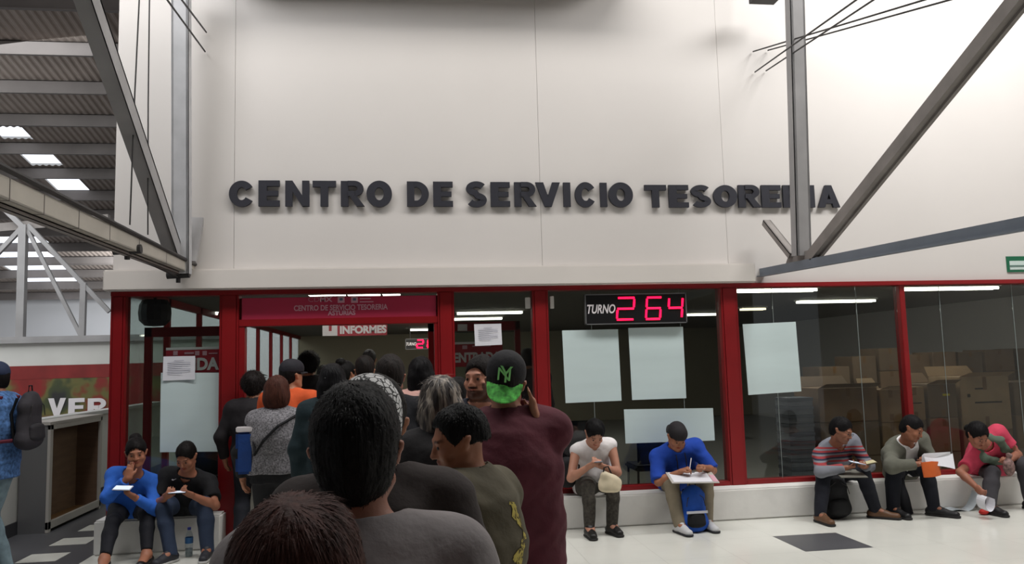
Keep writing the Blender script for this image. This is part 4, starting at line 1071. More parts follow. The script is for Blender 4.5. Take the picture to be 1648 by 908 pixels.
    def eyes(s):
        for q in (-1, 1):
            mb = MB(); c = s.H(q*.032, -.0835, -.002); 
            r = .0085*s.hs
            for ph in range(1): mb.lathe((0, 0, 0), [(r*math.sin(a*math.pi/8), -r*math.cos(a*math.pi/8)) for a in range(9)], 12)
            mb.v = [tuple(V3(p)+c) for p in mb.v]; mb.build('eye', mat('eye_dark', (38, 28, 24), .2), s.root, smooth=True)

def strands(o, p, n, L, lift):
    """adds fine tapering locks that follow the head, in the same hair mesh"""
    me = o.data; nv = len(me.vertices); co = np.empty(nv*3, dtype=np.float32); me.vertices.foreach_get('co', co); co = co.reshape(-1, 3)
    no = np.empty(nv*3, dtype=np.float32); me.vertex_normals.foreach_get('vector', no); no = no.reshape(-1, 3)
    rg = np.random.RandomState(n % 991); ids = rg.randint(0, nv, n); P0 = co[ids]; N = no[ids]
    q = (P0+V3(p.root.location)-p.head)@p.R
    keep = N@p.R[:, 2] > -.75; P0, N, q = P0[keep], N[keep], q[keep]; n = len(P0)
    crown = p.R@V3((0.01, .06, .12)); out = P0+V3(p.root.location)-p.head-crown; dn = out+p.R@V3((0, 0, -.03))
    dn = dn-N*(dn*N).sum(1)[:, None]; dn /= np.linalg.norm(dn, axis=1)[:, None]+1e-6
    d = dn*(1-lift*.6)+N*lift*.6+rg.normal(size=(n, 3))*(.07 if lift < .15 else .16); d /= np.linalg.norm(d, axis=1)[:, None]
    LL = (L*(.5+.9*rg.rand(n)))[:, None]; w = (.0012+.0014*rg.rand(n))[:, None]*(.55 if n > 6000 else 1)
    s_ = np.cross(d, N); s_ /= np.linalg.norm(s_, axis=1)[:, None]+1e-6
    A = P0-N*.003; M = A+d*LL*.5+N*.0025; E = A+d*LL+dn*LL*.25-N*(LL*(.16 if lift < .3 else .0))
    V = np.stack([A-s_*w, A+s_*w, M+s_*w*.9, M-s_*w*.9, E], 1).reshape(-1, 3)
    k = np.arange(n)[:, None]*5; F = [tuple(r) for r in (k+np.array([[0, 1, 2, 3]])).tolist()]+[tuple(r) for r in (k+np.array([[3, 2, 4]])).tolist()]
    fs = [tuple(pl.vertices) for pl in me.polygons]
    m2 = bpy.data.meshes.new('hair'); m2.from_pydata(co.tolist()+V.tolist(), [], fs+[tuple(x+nv for x in f) for f in F])
    m2.materials.append(me.materials[0]); m2.shade_smooth(); o.data = m2
# ================================================================ THE PEOPLE
SKIP = globals().get('SKIP_PEOPLE', False)
QG = 'people queueing at the doorway'; SG = 'people sitting on the white ledge'
def stand(label, px, ptop, depth, ang=0, tilt=0, hs=.97, tone=T_MED, shw=.37, girth=1.0, res=.010, hands='down', turn=None, lean=0, chest=1.0, hipw=1.0, bust=0, hair_t=.012, group=QG, nod=0, roll=0, arm=(1, 1), hand_modes=('relax', 'relax'), face=False, neckfwd=.02):
    """ang 0: back to the camera (facing into the office); positive turns to the photo's left"""
    a = math.radians(ang); f = V3((-math.sin(a), math.cos(a), 0)); top = V3(PD(px, ptop, depth)); Hh = top[2]
    at = math.radians(ang if turn is None else turn); hf = V3((-math.sin(at), math.cos(at), math.tan(math.radians(-nod)))); l = np.cross((0, 0, 1), f)
    hup = V3((0, 0, 1))+nrm(np.cross((0, 0, 1), hf))*roll+nrm(hf)*math.tan(math.radians(nod))*.0
    R = frame(hf, hup); head = top-R[:, 2]*(.114+hair_t)*hs
    p = Person('person', label, group, head, hf, hup, hs, tone, res)
    gx = head-R@V3((0, -.015, 0)); k = Hh/1.68
    neck = V3((gx[0], gx[1], head[2]-.155*hs))-f*neckfwd
    pel = V3((neck[0], neck[1], .93*k))-f*(.02+lean)
    p.torso(pel, neck, f, shw=shw*k**.5, girth=girth, chest=chest, hipw=hipw, bust=bust)
    l = p.T[:, 0]
    for s_ in ('L', 'R'):
        q = 1 if s_ == 'L' else -1
        if hands == 'phone': w_ = pel+f*.27+l*q*.05+V3((0, 0, .26*k)); pole = pel+l*q*.5-f*.05
        elif hands == 'cross': w_ = pel+f*.20-l*q*.04+V3((0, 0, .22*k)); pole = pel+l*q*.5-f*.05
        else: w_ = pel+l*q*(.23*girth**.5+.02)+f*.06+V3((0, 0, -.10*k)); pole = pel+l*q*.5-f*.3+V3((0, 0, .2))
        if s_ == 'L': WL, PL = w_, pole
        else: WR, PR = w_, pole
    p.f, p.l, p.k = f, l, k
    p.arms(WL, WR, PL, PR, ul=.285*k, fl=.245*k)
    b = V3((pel[0], pel[1], 0))
    p.footL = f+l*.25; p.footR = f-l*.25
    p.legs(b+l*.105+V3((0, 0, .085))-f*.02, b-l*.105+V3((0, 0, .085))-f*.02, b+f*1+l*.12+V3((0, 0, .5)), b+f*1-l*.12+V3((0, 0, .5)), tl=.44*k, sl=.42*k)
    gn = -f*.2+l*0
    p.build_body(hand_modes[0] if hands != 'phone' else 'phone', hand_modes[1] if hands != 'phone' else 'phone', -l if hands == 'down' else V3((0, 0, 1)), l if hands == 'down' else V3((0, 0, 1)), face=face)
    p.root_at = (float(b[0]), float(b[1]), 0.0)
    return p
M_SHOE = mat('black_shoe', (24, 24, 26), .5); M_SHOEB = mat('brown_shoe', (96, 66, 44), .5)
def dress(p, shirt, trousers, sleeve=(.6, .6), hair=(20, 17, 16), style='short', rough=.85, **k):
    p.finish(p.root_at)
    if trousers: p.pants(cmat(trousers, rough))
    p.strands = k.pop('ns', 1200); p.slen = k.pop('sl', 1.0); hk = {q: k.pop(q) for q in list(k) if q in ('t', 'line', 'low', 'extra')}
    shk = {q: v for q, v in k.items() if q in ('hem', 'neck', 'hood', 'collar', 'vneck', 'wav', 'name', 'label')}
    if k.get('tshirt'): shk['t'] = k['tshirt']
    p.shirt(shirt if not isinstance(shirt, tuple) else cmat(shirt, rough), sleeve, **shk)
    p.shoes(M_SHOE)
    if style: p.hair(hair, style, **hk)
    return p
def cap(p, rgb, back=False, brim=None, t=.016, m=None, logo=None, tilt=0, low=.028, dz=-.035):
    """baseball cap: crown, button, brim; back = brim over the nape"""
    H, hs, R = p.H, p.hs, p.R; B = Blob()
    B.ell(H(0, .012, .040), V3((.082, .101, .088+.01))*hs, R, k=.02); B.cone(H(0, -.03, .06), H(0, .03, .06), .078*hs, .078*hs, .03)
    B.plane(H(0, 0, low), R@nrm((0, tilt, -1)))
    m = m or cmat(rgb, .8)
    c = blob_obj('cap', B, .007, m, p.root); s_ = 1 if back else -1
    mb = MB(); n = 14; ring = []
    for rr, dzz, dd in ((0, 0, 0), (1, dz if back else -.008, .045 if dz < -.05 else .07)):
        row = []
        for i in range(n+1):
            a = math.radians(-68+136*i/n); cz = max(0, math.cos(a*1.28))**.55; x = math.sin(a)*(.084-rr*.002); y = s_*(math.cos(a)*.098+dd*math.cos(a*1.1))+.012
            row.append(H(x, y, low+.008+dzz*(cz if dz < -.05 else 1)-(.10*x*x/.01)*.06*rr-(abs(x)**2)*1.2))
        ring.append(row)
    v = ring[0]+ring[1]; mbq = [(i, i+1, n+2+i, n+1+i) for i in range(n)]; dn = R@V3((0, 0, -.005))
    v2 = [q+dn for q in v]; nn = len(v)
    mb.add(v+v2, mbq+[tuple(nn+k for k in reversed(f)) for f in mbq]+[(i, n+1+i, nn+n+1+i, nn+i) for i in (0, n)]+[(n+1+i, n+2+i, nn+n+2+i, nn+n+1+i) for i in range(n)])
    mb.build('brim', brim or m, c, smooth=False)
    mb = MB(); mb.lathe((0, 0, 0), [(.0, .006), (.006, .004), (.007, 0)], 10); q = H(0, .012, .139); mb.v = [tuple(V3(a)+q) for a in mb.v]; mb.build('cap_button', m, c)
    if logo:
        for ch, x0, x1, z0, z1 in (('N', -.030, .024, .014, .066), ('Y', -.022, .031, .006, .074)):
            mb = MB()
            def pt(x, y, z):
                e = max(0, 1-(x/.088)**2-((z-.04)/.106)**2)**.5; return H(-x, .012+.1125*e-y+.001, z)
            text_mb(mb, ch, x0, x1, z0, z1, 0, .003, .0, pt=lambda x, y, z: pt(x, y, z)); mb.build('logo', logo, c)
    return c

# ---------------- foreground of the queue
# woman whose hair fills the bottom edge
p = stand('person with reddish brown hair, nearest the camera at the bottom edge', 478, 808, 1.16, ang=3, hs=.98, shw=.34, girth=1.05, res=.010, hipw=1.05, bust=.8)
dress(p, (120, 30, 32), (40, 36, 40), (1.5, 1.5), hair=(84, 46, 38), style='bob', t=.020, neck=.06, ns=16000)
# man in the grey T-shirt
p = stand('man in a grey T-shirt with thick black hair, back to camera', 570, 622, 1.62, ang=-2, roll=.03, hs=1.03, shw=.40, girth=1.12, res=.008, tone=(150, 100, 80), hair_t=.014)
dress(p, (128, 122, 122), (50, 52, 60), (.6, .6), hair=(17, 14, 15), style='short', t=.020, low=-.088, tshirt=.016, neck=.076, ns=9000)
# man in the dark brown T-shirt with patterned headscarf
p = stand('man in a dark brown T-shirt with a white patterned cap', 606, 604, 2.2, ang=0, roll=-.05, hs=1.02, shw=.40, girth=1.15, res=.009, hair_t=.015)
dress(p, (44, 36, 34), (38, 40, 48), (.6, .6), hair=(24, 20, 18), style='short', t=.010)
m = bpy.data.materials.new('bandana_print'); m.use_nodes = True; nt = m.node_tree; b = nt.nodes['Principled BSDF']; b.inputs['Roughness'].default_value = .8
vo = nt.nodes.new('ShaderNodeTexVoronoi'); vo.feature = 'DISTANCE_TO_EDGE'; vo.inputs['Scale'].default_value = 55; rp = nt.nodes.new('ShaderNodeValToRGB'); tc = nt.nodes.new('ShaderNodeTexCoord')
nt.links.new(tc.outputs['Object'], vo.inputs[0]); nt.links.new(vo.outputs[0], rp.inputs[0]); nt.links.new(rp.outputs[0], b.inputs['Base Color'])
rp.color_ramp.elements[0].position = .05; rp.color_ramp.elements[0].color = (.01, .01, .01, 1); rp.color_ramp.elements[1].position = .12; rp.color_ramp.elements[1].color = lin((205, 205, 205))+(1,)
B = Blob(); H, R, hs = p.H, p.R, p.hs
B.ell(H(.016, .040, .035), V3((.090, .108, .100))*hs, R); B.ell(H(.012, .075, -.05), V3((.082, .064, .105))*hs, R, k=.04); B.plane(H(0, 0, -.135), R@V3((0, .0, -1))); B.ell(H(0, -.11, -.05), V3((.09, .09, .10))*hs, R, op='sub')
blob_obj('patterned_cap', B, .007, m, p.root)

# man in the olive T-shirt, in profile
p = stand('man in an olive T-shirt looking left and down, in profile', 724, 656, 2.6, ang=50, turn=99, nod=14, hs=.87, shw=.35, girth=1.0, res=.007, tone=(150, 98, 72), hands='phone', face=True, hair_t=.012, neckfwd=.02, lean=.0)
dress(p, (82, 76, 60), (44, 46, 54), (.62, .62), hair=(15, 13, 14), t=.013, line=.070, low=-.022, neck=.066, ns=4000, sl=.8)
p.eyes()
# yellow figure printed on his back
def backprint(p, m):
    bpy.context.view_layer.update()
    sh = [o for o in p.root.children if o.name.startswith('shirt')][0]
    mb = MB(); rr = random.Random(3); l, bk, up = p.T.T; base = Vector(p.root.location)
    def S(u, v):
        q = Vector(p.sp[3]+l*u+up*v+bk*.25)-base; ok, loc, no, _ = sh.closest_point_on_mesh(q); return loc+no*.002+base
    for i in range(70):
        v = .06-.30*rr.random(); u = -.045+.028*math.sin(v*30)+.05*(rr.random()-.5); w_ = .008+.012*rr.random(); h_ = .006+.016*rr.random()
        a = rr.random()*3; pts = [S(u+w_*math.cos(a+q*1.57)*1.2, v+h_*math.sin(a+q*1.57)) for q in range(4)]
        c = len(mb.v); mb.v += [tuple(x) for x in pts]; mb.f.append((c, c+1, c+2, c+3)); mb.m.append(int(i % 3 == 0))
    return mb.build('back_print', [m, mat('print_olive', (90, 78, 40), .8)], p.root)
backprint(p, mat('print_yellow', (186, 170, 84), .8))

# big man in maroon with the reversed cap
p = stand('tall man in a maroon T-shirt with a black cap with green brim', 818, 567, 3.62, ang=-2, turn=-10, roll=-.12, hs=1.04, shw=.42, girth=1.30, chest=1.05, res=.009, hands='phone', hair_t=.02, tone=(168, 116, 92))
p.arms(p.wL, V3(PD(861, 672, 3.52)), p.pel+p.l*.5-p.f*.05, V3(PD(1000, 800, 4.3)), ul=.27, fl=.22)
p.body.ops = []; p.build_body('phone', ('flat', (-.12, .05, 1)), V3((0, 0, 1)), V3((-1, 0, 0)), face=False)
dress(p, (84, 32, 44), (26, 27, 34), (.72, .72), hair=(30, 22, 20), t=.008, hem=-.24, tshirt=.022, neck=.070)
m = mat('green_brim', (92, 190, 84), .7, nscale=34, namt=.75)
cap(p, (20, 19, 24), back=True, brim=m, logo=mat('logo_green', (140, 215, 130), .7), low=.002, tilt=.15, dz=-.085)
# bearded man facing the camera
p = stand('bearded man in a dark jacket, facing the camera beside the maroon man', 772, 572, 4.7, ang=166, turn=146, hs=1.07, shw=.38, res=.008, tone=(186, 128, 104), hands='down', face=True, group=QG, neckfwd=.0)
p.body.ops = []; p.build_body('relax', 'relax', -p.l, p.l, face=True, beard=.95)
dress(p, (30, 34, 48), (30, 32, 40), (2, 2), hair=(34, 26, 24), t=.011, collar=True, name='jacket', vneck=.05, line=.050)
p.eyes()
# woman with highlighted hair
p = stand('woman with long dark hair with pale streaks, behind the olive T-shirt man', 707, 606, 4.0, ang=8, hs=1.02, shw=.33, res=.010, bust=.6, tone=T_LGT, hair_t=.02)
mh = bpy.data.materials.new('streaked_hair'); mh.use_nodes = True; nt = mh.node_tree; b = nt.nodes['Principled BSDF']; b.inputs['Roughness'].default_value = .5
tc = nt.nodes.new('ShaderNodeTexCoord'); mp = nt.nodes.new('ShaderNodeMapping'); mp.inputs['Scale'].default_value = (1, 1, .12); nz = nt.nodes.new('ShaderNodeTexNoise'); nz.inputs['Scale'].default_value = 42; rp = nt.nodes.new('ShaderNodeValToRGB')
nt.links.new(tc.outputs['Object'], mp.inputs[0]); nt.links.new(mp.outputs[0], nz.inputs[0]); nt.links.new(nz.outputs[0], rp.inputs[0]); nt.links.new(rp.outputs[0], b.inputs['Base Color'])
rp.color_ramp.elements[0].position = .45; rp.color_ramp.elements[0].color = lin((40, 32, 29))+(1,); rp.color_ramp.elements[1].position = .70; rp.color_ramp.elements[1].color = lin((176, 164, 150))+(1,)
dress(p, (30, 28, 30), (36, 36, 40), (.6, .6), style=None); p.strands = 3000; p.hair((60, 50, 45), 'long', t=.022, m=mh)
# man with faded haircut, black T-shirt
p = stand('man with a faded dark haircut in a black T-shirt, ahead of the patterned cap', 628, 572, 5.0, ang=-3, hs=1.05, shw=.43, girth=1.15, res=.009, tone=(170, 112, 92), hair_t=.016)
dress(p, (20, 21, 27), (28, 30, 36), (.6, .6), hair=(46, 38, 36), t=.018, low=-.055)
# short person in light blue with phone, beyond the highlighted hair
p = stand('person in a pale blue shirt holding up a bright phone', 737, 607, 6.0, ang=-20, hs=.95, shw=.36, res=.010, tone=T_MED, hands='phone')
p.arms(p.neck+p.f*.3+p.l*.0+V3((0, 0, .0))-p.l*.10, p.neck+p.f*.30-p.l*.20+V3((0, 0, .02)), p.pel+p.l*.5, p.pel-p.l*.5)
p.body.ops = []; p.build_body('phone', 'phone', V3((0, 0, 1)), V3((0, 0, 1)), face=False)
dress(p, (128, 152, 190), (50, 52, 62), (1.6, 1.6), hair=(22, 18, 18), t=.012)
M_SCREEN = mat('lit_screen', (220, 232, 250), .3, emit=.4)
def phone(lab, c, fwd, up, w_=.075, h_=.15, screen=True, grp='mobile phones in hand', col=(20, 20, 24)):
    """fwd = direction the screen faces"""
    R = frame(fwd, up); c = V3(c); t = empty('mobile_phone', tuple(c), lab, 'phone', grp)
    def bx(a, b): 
        mb = MB(); mb.box(a, b); mb.v = [tuple(c+R@V3(q)) for q in mb.v]; return mb
    bx((-w_/2, -.004, -h_/2), (w_/2, .004, h_/2)).build('case', mat('phone_case_%d' % col[0], col, .35), t, bevel=.003)
    bx((-w_/2+.004, -.0052, -h_/2+.006), (w_/2-.004, -.0035, h_/2-.006)).build('screen', M_SCREEN if screen else mat('dark_screen', (14, 15, 20), .15), t)
    return t
phone('bright-screened phone held up by the person in the pale blue shirt', (p.wL+p.wR)/2+p.f*.05+V3((0, 0, .09)), -p.f, (0, 0, 1))

# ---------------- the queue through the doorway
# woman with grey textured top, blue bag
p = stand('woman in a grey textured vest over black sleeves, back to camera at the doorway', 446, 606, 6.3, ang=0, hs=1.04, shw=.33, girth=1.05, hipw=1.05, res=.010, bust=.7)
m = mat('tweed_grey', (120, 118, 122), .95, nscale=90, namt=.7)
p.finish(p.root_at); p.pants(cmat((18, 18, 22))); p.shirt(cmat((16, 16, 20)), (1.85, 1.85), name='black_top', t=.010, hem=-.12); p.shirt(m, (0, 0), name='vest', t=.020, hem=-.05, neck=.066); p.shoes(M_SHOE); p.strands = 1500; p.hair((100, 56, 44), 'bob', t=.016)
q0 = p.shL+p.up*.055; bag_c = p.shL*0+V3(PD(396, 720, 6.1))
bg = empty('shoulder_bag', tuple(bag_c-V3((0, 0, .2))), 'blue shoulder bag with white top, hanging beside the woman in the grey vest', 'bag')
def f(mb): mb.box(bag_c-V3((.075, .03, .20)), bag_c+V3((.065, .03, .12)))
one('bag_body', f, cmat((20, 62, 130), .6), parent=bg, bevel=.02)
def f(mb): mb.box(bag_c+V3((-.072, -.028, .115)), bag_c+V3((.062, .028, .155)))
one('white_trim', f, M_SIGNW, parent=bg, bevel=.006)
ax = [p.shR+p.up*.065, p.shR+V3((.03, -.075, .055)), p.sp[3]+V3((.04, -.155, .0)), p.sp[2]+V3((-.06, -.165, 0)), p.sp[1]+V3((-.13, -.15, 0)), bag_c+V3((.05, 0, .12))]
one('strap', lambda mb: mb.tube(ax, .012, 6), cmat((14, 14, 18)), parent=bg)
# man with orange shirt and dark cap
p = stand('man in an orange T-shirt and dark cap, back to camera', 470, 581, 7.0, ang=-28, turn=-45, hs=1.02, shw=.46, girth=1.25, res=.011, tone=T_MED)
dress(p, (206, 84, 38), (40, 44, 60), (.65, .65), hair=(24, 20, 20), t=.008); cap(p, (30, 28, 36))
# others inside
def qd(lab, px, pt, d, shirt, hair, style='short', **k):
    dk = {q: k.pop(q) for q in list(k) if q in ('t', 'sleeve', 'low', 'extra', 'collar')}
    p = stand(lab, px, pt, d, res=.012, **k); dress(p, shirt, (30, 32, 40), dk.pop('sleeve', (1.9, 1.9)), hair=hair, style=style, **dk); return p
qd('person with bushy dark hair in dark clothes by the left door jamb', 408, 598, 7.5, (26, 22, 26), (34, 26, 24), 'afro', hair_t=.03)
qd('tall person with round black hair beyond the orange T-shirt', 497, 566, 8.3, (30, 28, 32), (18, 15, 16), 'afro', hs=.98, hair_t=.03)
p = qd('woman with dark hair and a shiny clip, dark teal top', 535, 588, 5.9, (22, 40, 46), (22, 20, 24), 'long', hs=.98, t=.018)
B = Blob(); B.ell(p.H(.03, .11, .03), (.02, .012, .02)); blob_obj('hair_clip', B, .006, mat('silver_clip', (190, 195, 200), .2, metal=.9), p.root)
qd('woman with a dark bun, in front of the back wall', 557, 581, 7.7, (40, 34, 38), (20, 17, 18), 'bun', hs=.98, turn=-40)
qd('man with short dark hair and navy collar, middle of the queue', 587, 573, 6.9, (34, 38, 52), (40, 32, 30), hs=1.0)
qd('person with dark hair deep in the office behind the navy collar man', 594, 563, 9.6, (50, 46, 46), (30, 26, 25))
p = qd('woman with a dark ponytail and pale pink top near the right door jamb', 677, 577, 6.6, (205, 160, 150), (20, 17, 20), 'long', hs=1.02, sleeve=(.4, .4), t=.02)
qd('person with dark hair half hidden beyond the teal top', 521, 588, 9.4, (44, 42, 46), (26, 22, 22))
qd('person with black hair far inside between queueing heads', 541, 585, 11.0, (60, 56, 56), (22, 20, 20))
qd('person seen far inside through the side pane, dark hair, grey top', 848, 561, 9.0, (70, 62, 66), (24, 20, 20))

# ---------------- people sitting on the ledge
def sit(label, root_px, head, hfwd, hs, pel, neck, shw, fwd, wl, wr, el, er, al, ar, kl, kr, fl, fr_, tone=T_MED, girth=1.0, res=.0075, hands=('phone', 'phone'), nl=None, nr=None, hup=(0, 0, 1), bust=0, hipw=1.0, beard=0, curl=.05, group=SG, ul=.28, flen=.245, face=True):
    """points are (x px, y px, world Y)"""
    P = lambda q: V3(PY(*q))
    p = Person('person', label, group, P(head), hfwd, hup, hs, tone, res)
    pv = P(pel); pv[2] = ZB+.108*(.5+.5*girth); pv[1] = -.14; p.seat = ZB+.004; p.strands = 2200; p.slen = 1.1
    p.torso(pv, P(neck), fwd, shw=shw, girth=girth, hipw=hipw, bust=bust, curl=curl, drop=.045)
    p.arms(P(wl), P(wr), P(el), P(er), ul=ul, fl=flen)
    A, B_ = P(al), P(ar); A[2] = B_[2] = .085
    p.legs(A, B_, P(kl), P(kr), tl=.42, sl=.37)
    p.footL, p.footR = V3(fl), V3(fr_)
    p.build_body(hands[0], hands[1], nl if nl is not None else V3((0, .3, 1)), nr if nr is not None else V3((0, .3, 1)), beard=beard, face=face)
    p.root_at = (float(p.pel[0]), float(p.pel[1])-.1, 0.0)
    return p

# A: woman in the blue jumper, left
p = sit('woman in a bright blue jumper resting her cheek on her hand, looking at us', None, (219, 729, -.50), (.28, -1, -.18), 1.0, (214, 826, -.12), (215, 766, -.36), .34, (0, -1, 0),
        wl=(214, 799, -.68), wr=(206, 770, -.62), el=(246, 812, -.5), er=(168, 812, -.62), al=(236, 888, -.72), ar=(168, 892, -.80), kl=(240, 810, -.62), kr=(180, 812, -.66),
        fl=(-.05, -1, 0), fr_=(.2, -1, 0), tone=(158, 104, 80), girth=1.12, bust=.8, hands=('phone', ('flat', (.10, .16, 1))), nl=V3((0, .2, 1)), nr=V3((.2, .9, 0)), hup=(-.08, 0, 1), hipw=1.1)
p.finish(p.root_at); p.pants(cmat((16, 17, 26)), t=.009, full=1.0, cut=.90); p.shirt(cmat((48, 106, 205), .9), (1.84, 1.84), hem=-.06, t=.012, neck=.074, vneck=.03, name='jumper')
p.hair((26, 20, 20), 'bun', t=.010, line=.050); p.eyes(); p.shoes(mat('black_flat', (22, 20, 20), .45), L=.15, low=True)
phone('white-edged phone held by the woman in the blue jumper', (p.wL+nrm(p.wL-p.eL)*.09+V3((-.015, -.01, .03))), (0, -.35, 1), (-.9, .1, .1), col=(200, 200, 205))
# B: man in the black polo
p = sit('man in a black polo shirt and jeans bent over his phone', None, (300, 735, -.46), (-.22, -1, -.62), 1.0, (300, 820, -.12), (302, 766, -.32), .37, (0, -1, 0),
        wl=(308, 797, -.62), wr=(268, 799, -.62), el=(352, 810, -.42), er=(250, 815, -.42), al=(334, 880, -.60), ar=(274, 884, -.66), kl=(334, 808, -.62), kr=(254, 810, -.66),
        fl=(.02, -1, 0), fr_=(-.45, -1, 0), tone=(162, 108, 84), girth=1.15, hands=('phone', 'phone'), nl=V3((-.3, .3, 1)), nr=V3((.3, .3, 1)))
p.finish(p.root_at); p.pants(cmat((44, 56, 78), .9), t=.014); p.shirt(cmat((15, 15, 19), .85), (.72, .72), hem=-.04, t=.016, collar=True, name='polo_shirt')
p.hair((30, 25, 24), 'short', t=.010, line=.052); p.eyes(); p.shoes(mat('dark_trainer', (46, 46, 52), .6), mat('pale_sole', (190, 190, 188), .6))
ck = p.sp[3]-p.T[:, 1]*.137+p.T[:, 0]*-.085+p.up*.02
mb = MB(); tk = [(-.028, -.004), (-.016, -.012), (.030, .010), (-.012, -.004), (-.022, .002)]
mb.add([ck+V3((x, -.004, z)) for x, z in tk]+[ck+V3((x, .004, z)) for x, z in tk], [(0, 1, 2, 3, 4), (9, 8, 7, 6, 5), (0, 5, 6, 1), (1, 6, 7, 2), (2, 7, 8, 3), (3, 8, 9, 4), (4, 9, 5, 0)]); mb.build('chest_logo', M_SIGNW, p.root)
phone('black phone held in both hands by the man in the black polo', (p.wL+p.wR)/2+V3((0, -.045, .035)), (0, -.1, 1), (1, 0, 0))
# C: woman in the white vest
p = sit('woman in a white sleeveless top and checked trousers looking down at her phone', None, (957, 697, -.52), (.06, -1, -1.0), 1.0, (957, 770, -.12), (955, 714, -.34), .35, (0, -1, 0),
        wl=(972, 752, -.60), wr=(948, 751, -.60), el=(1000, 765, -.40), er=(915, 768, -.40), al=(985, 846, -.55), ar=(949, 851, -.62), kl=(990, 785, -.62), kr=(948, 787, -.66),
        fl=(.25, -1, 0), fr_=(.0, -1, 0), tone=(178, 128, 106), girth=1.18, bust=1.0, hipw=1.15, nl=V3((-.3, .3, 1)), nr=V3((.3, .3, 1)))
mpl = mat('check_trousers', (58, 54, 48), .9, nscale=45, namt=.45)
p.finish(p.root_at); p.pants(mpl, t=.010); p.shirt(cmat((226, 222, 222), .85), (0, 0), hem=-.05, t=.003, name='sleeveless_top', neck=.062, collar=True)
p.hair((18, 16, 18), 'lowbun', t=.014); p.eyes(); p.shoes(mat('black_flat', (22, 20, 20), .45), L=.14)
phone('phone held in both hands by the woman in the white top', (p.wL+p.wR)/2+V3((0, -.05, .045)), (0, .2, 1), (0, -1, .2), col=(120, 122, 128))
W_ = PY(975, 770, -.62); hb = empty('handbag', (W_.x, W_.y, W_.z-.1), 'cream handbag on the lap of the woman in the white top', 'bag')
B = Blob(); c = V3(W_)+V3((0, -.10, -.01)); B.cone(c+V3((-.055, 0, -.06)), c+V3((.075, 0, -.07)), .035, .035, .02, side=(0, 0, 1), w=1.0); B.cone(c+V3((-.035, 0, .05)), c+V3((.05, 0, .01)), .04, .035, .04); B.ell(c+V3((.01, 0, -.02)), (.11, .045, .075), k=.03); B.wave(.002, 60, 3)
blob_obj('bag_body', B, .008, mat('cream_leather', (205, 192, 165), .6, nscale=8), hb)
one('handle', lambda mb: mb.tube([c+V3((-.05, -.01, .07)), c+V3((-.04, -.01, .12)), c+V3((.0, 0, .13)), c+V3((.03, 0, .06))], .007, 6), M_BLACK, parent=hb)
# her shadowy rucksack beside her
bpk = empty('rucksack', (PY(913, 780, -.15).x, -.15, ZB), 'black rucksack on the ledge beside the woman in the white top', 'rucksack')
c = V3(PY(913, 757, -.13)); B = Blob(); B.cone(c+V3((0, 0, -.07)), c+V3((0, 0, .05)), .10, .08, .03, side=(1, 0, 0), w=1.15); B.plane((0, 0, ZB+.004), (0, 0, -1)); blob_obj('bag_body', B, .01, cmat((20, 19, 22)), bpk)
one('strap', lambda mb: mb.tube([c+V3((.04, -.06, .12)), c+V3((.09, -.14, .06)), c+V3((.08, -.12, -.06))], .012, 6), M_BLACK, parent=bpk)

# D: man in the blue hoodie
p = sit('man in a blue short-sleeved hoodie and dark cap writing on a clipboard', None, (1089, 703, -.48), (.10, -1, -.72), 1.0, (1090, 770, -.12), (1088, 722, -.32), .40, (0, -1, 0),
        wl=(1131, 752, -.62), wr=(1096, 759, -.60), el=(1150, 755, -.36), er=(1048, 782, -.44), al=(1138, 846, -.58), ar=(1094, 848, -.66), kl=(1143, 776, -.62), kr=(1080, 780, -.66),
        fl=(.1, -1, 0), fr_=(.15, -1, 0), tone=(156, 104, 78), girth=1.12, hands=('pen', 'pen'), nl=V3((0, .1, -1)), nr=V3((.2, .1, -1)))
p.finish(p.root_at); p.pants(cmat((128, 118, 100), .9), t=.018); p.shirt(cmat((22, 66, 165), .85), (.98, .98), hem=-.05, t=.020, hood=True, name='hoodie')
p.hair((24, 20, 20), 'short', t=.006); p.eyes(); cap(p, (28, 25, 28), back=True, low=.03)
p.shoes(mat('white_trainer', (196, 196, 198), .55), mat('black_sole2', (40, 40, 44), .7))
for q in (-1, 1):
    a = p.neck-p.T[:, 1]*.115+p.T[:, 0]*q*.045-p.up*.05; one('drawstring', lambda mb: mb.tube([a, a-p.up*.08-p.T[:, 1]*.03, a-p.up*.20-p.T[:, 1]*.035], .005, 6), M_BLACK, parent=p.root)
def clip(lab, px, fw, mcol, n=(0, -.25, 1), w_=.36, h_=.26, paper=True, rot=.1):
    c = V3(PY(*px)); R = frame(n, (math.sin(rot), 1, .3)); t = empty('clipboard', tuple(c), lab, 'clipboard')
    def bx(a, b):
        mb = MB(); mb.box(a, b); mb.v = [tuple(c+R@V3(q)) for q in mb.v]; return mb
    bx((-w_/2, -.0, -h_/2), (w_/2, .006, h_/2)).build('board', mcol, t)
    if paper: bx((-w_/2+.02, -.004, -h_/2+.015), (w_/2-.06, -.001, h_/2-.01)).build('paper_sheet', M_PAPER, t); bx((w_/2-.05, -.003, -h_/2+.02), (w_/2-.005, -.001, h_/2-.08)).build('form', M_SIGNP, t)
    bx((-.05, -.012, h_/2-.03), (.05, -.002, h_/2)).build('clip', M_FRAMEG, t, bevel=.003)
    return t
clip('wide white clipboard with papers on the knees of the man in the blue hoodie', (1114, 768.5, -.66), None, mat('clip_white', (188, 184, 178), .5), w_=.44)
a = p.wR+nrm(p.wR-p.eR)*.10; pn = one('pen', lambda mb: mb.tube([a+V3((-.01, 0, -.03)), a+V3((.02, .02, .08))], .0045, 6), M_SIGNW, 'white pen in the hand of the man in the blue hoodie', 'pen')

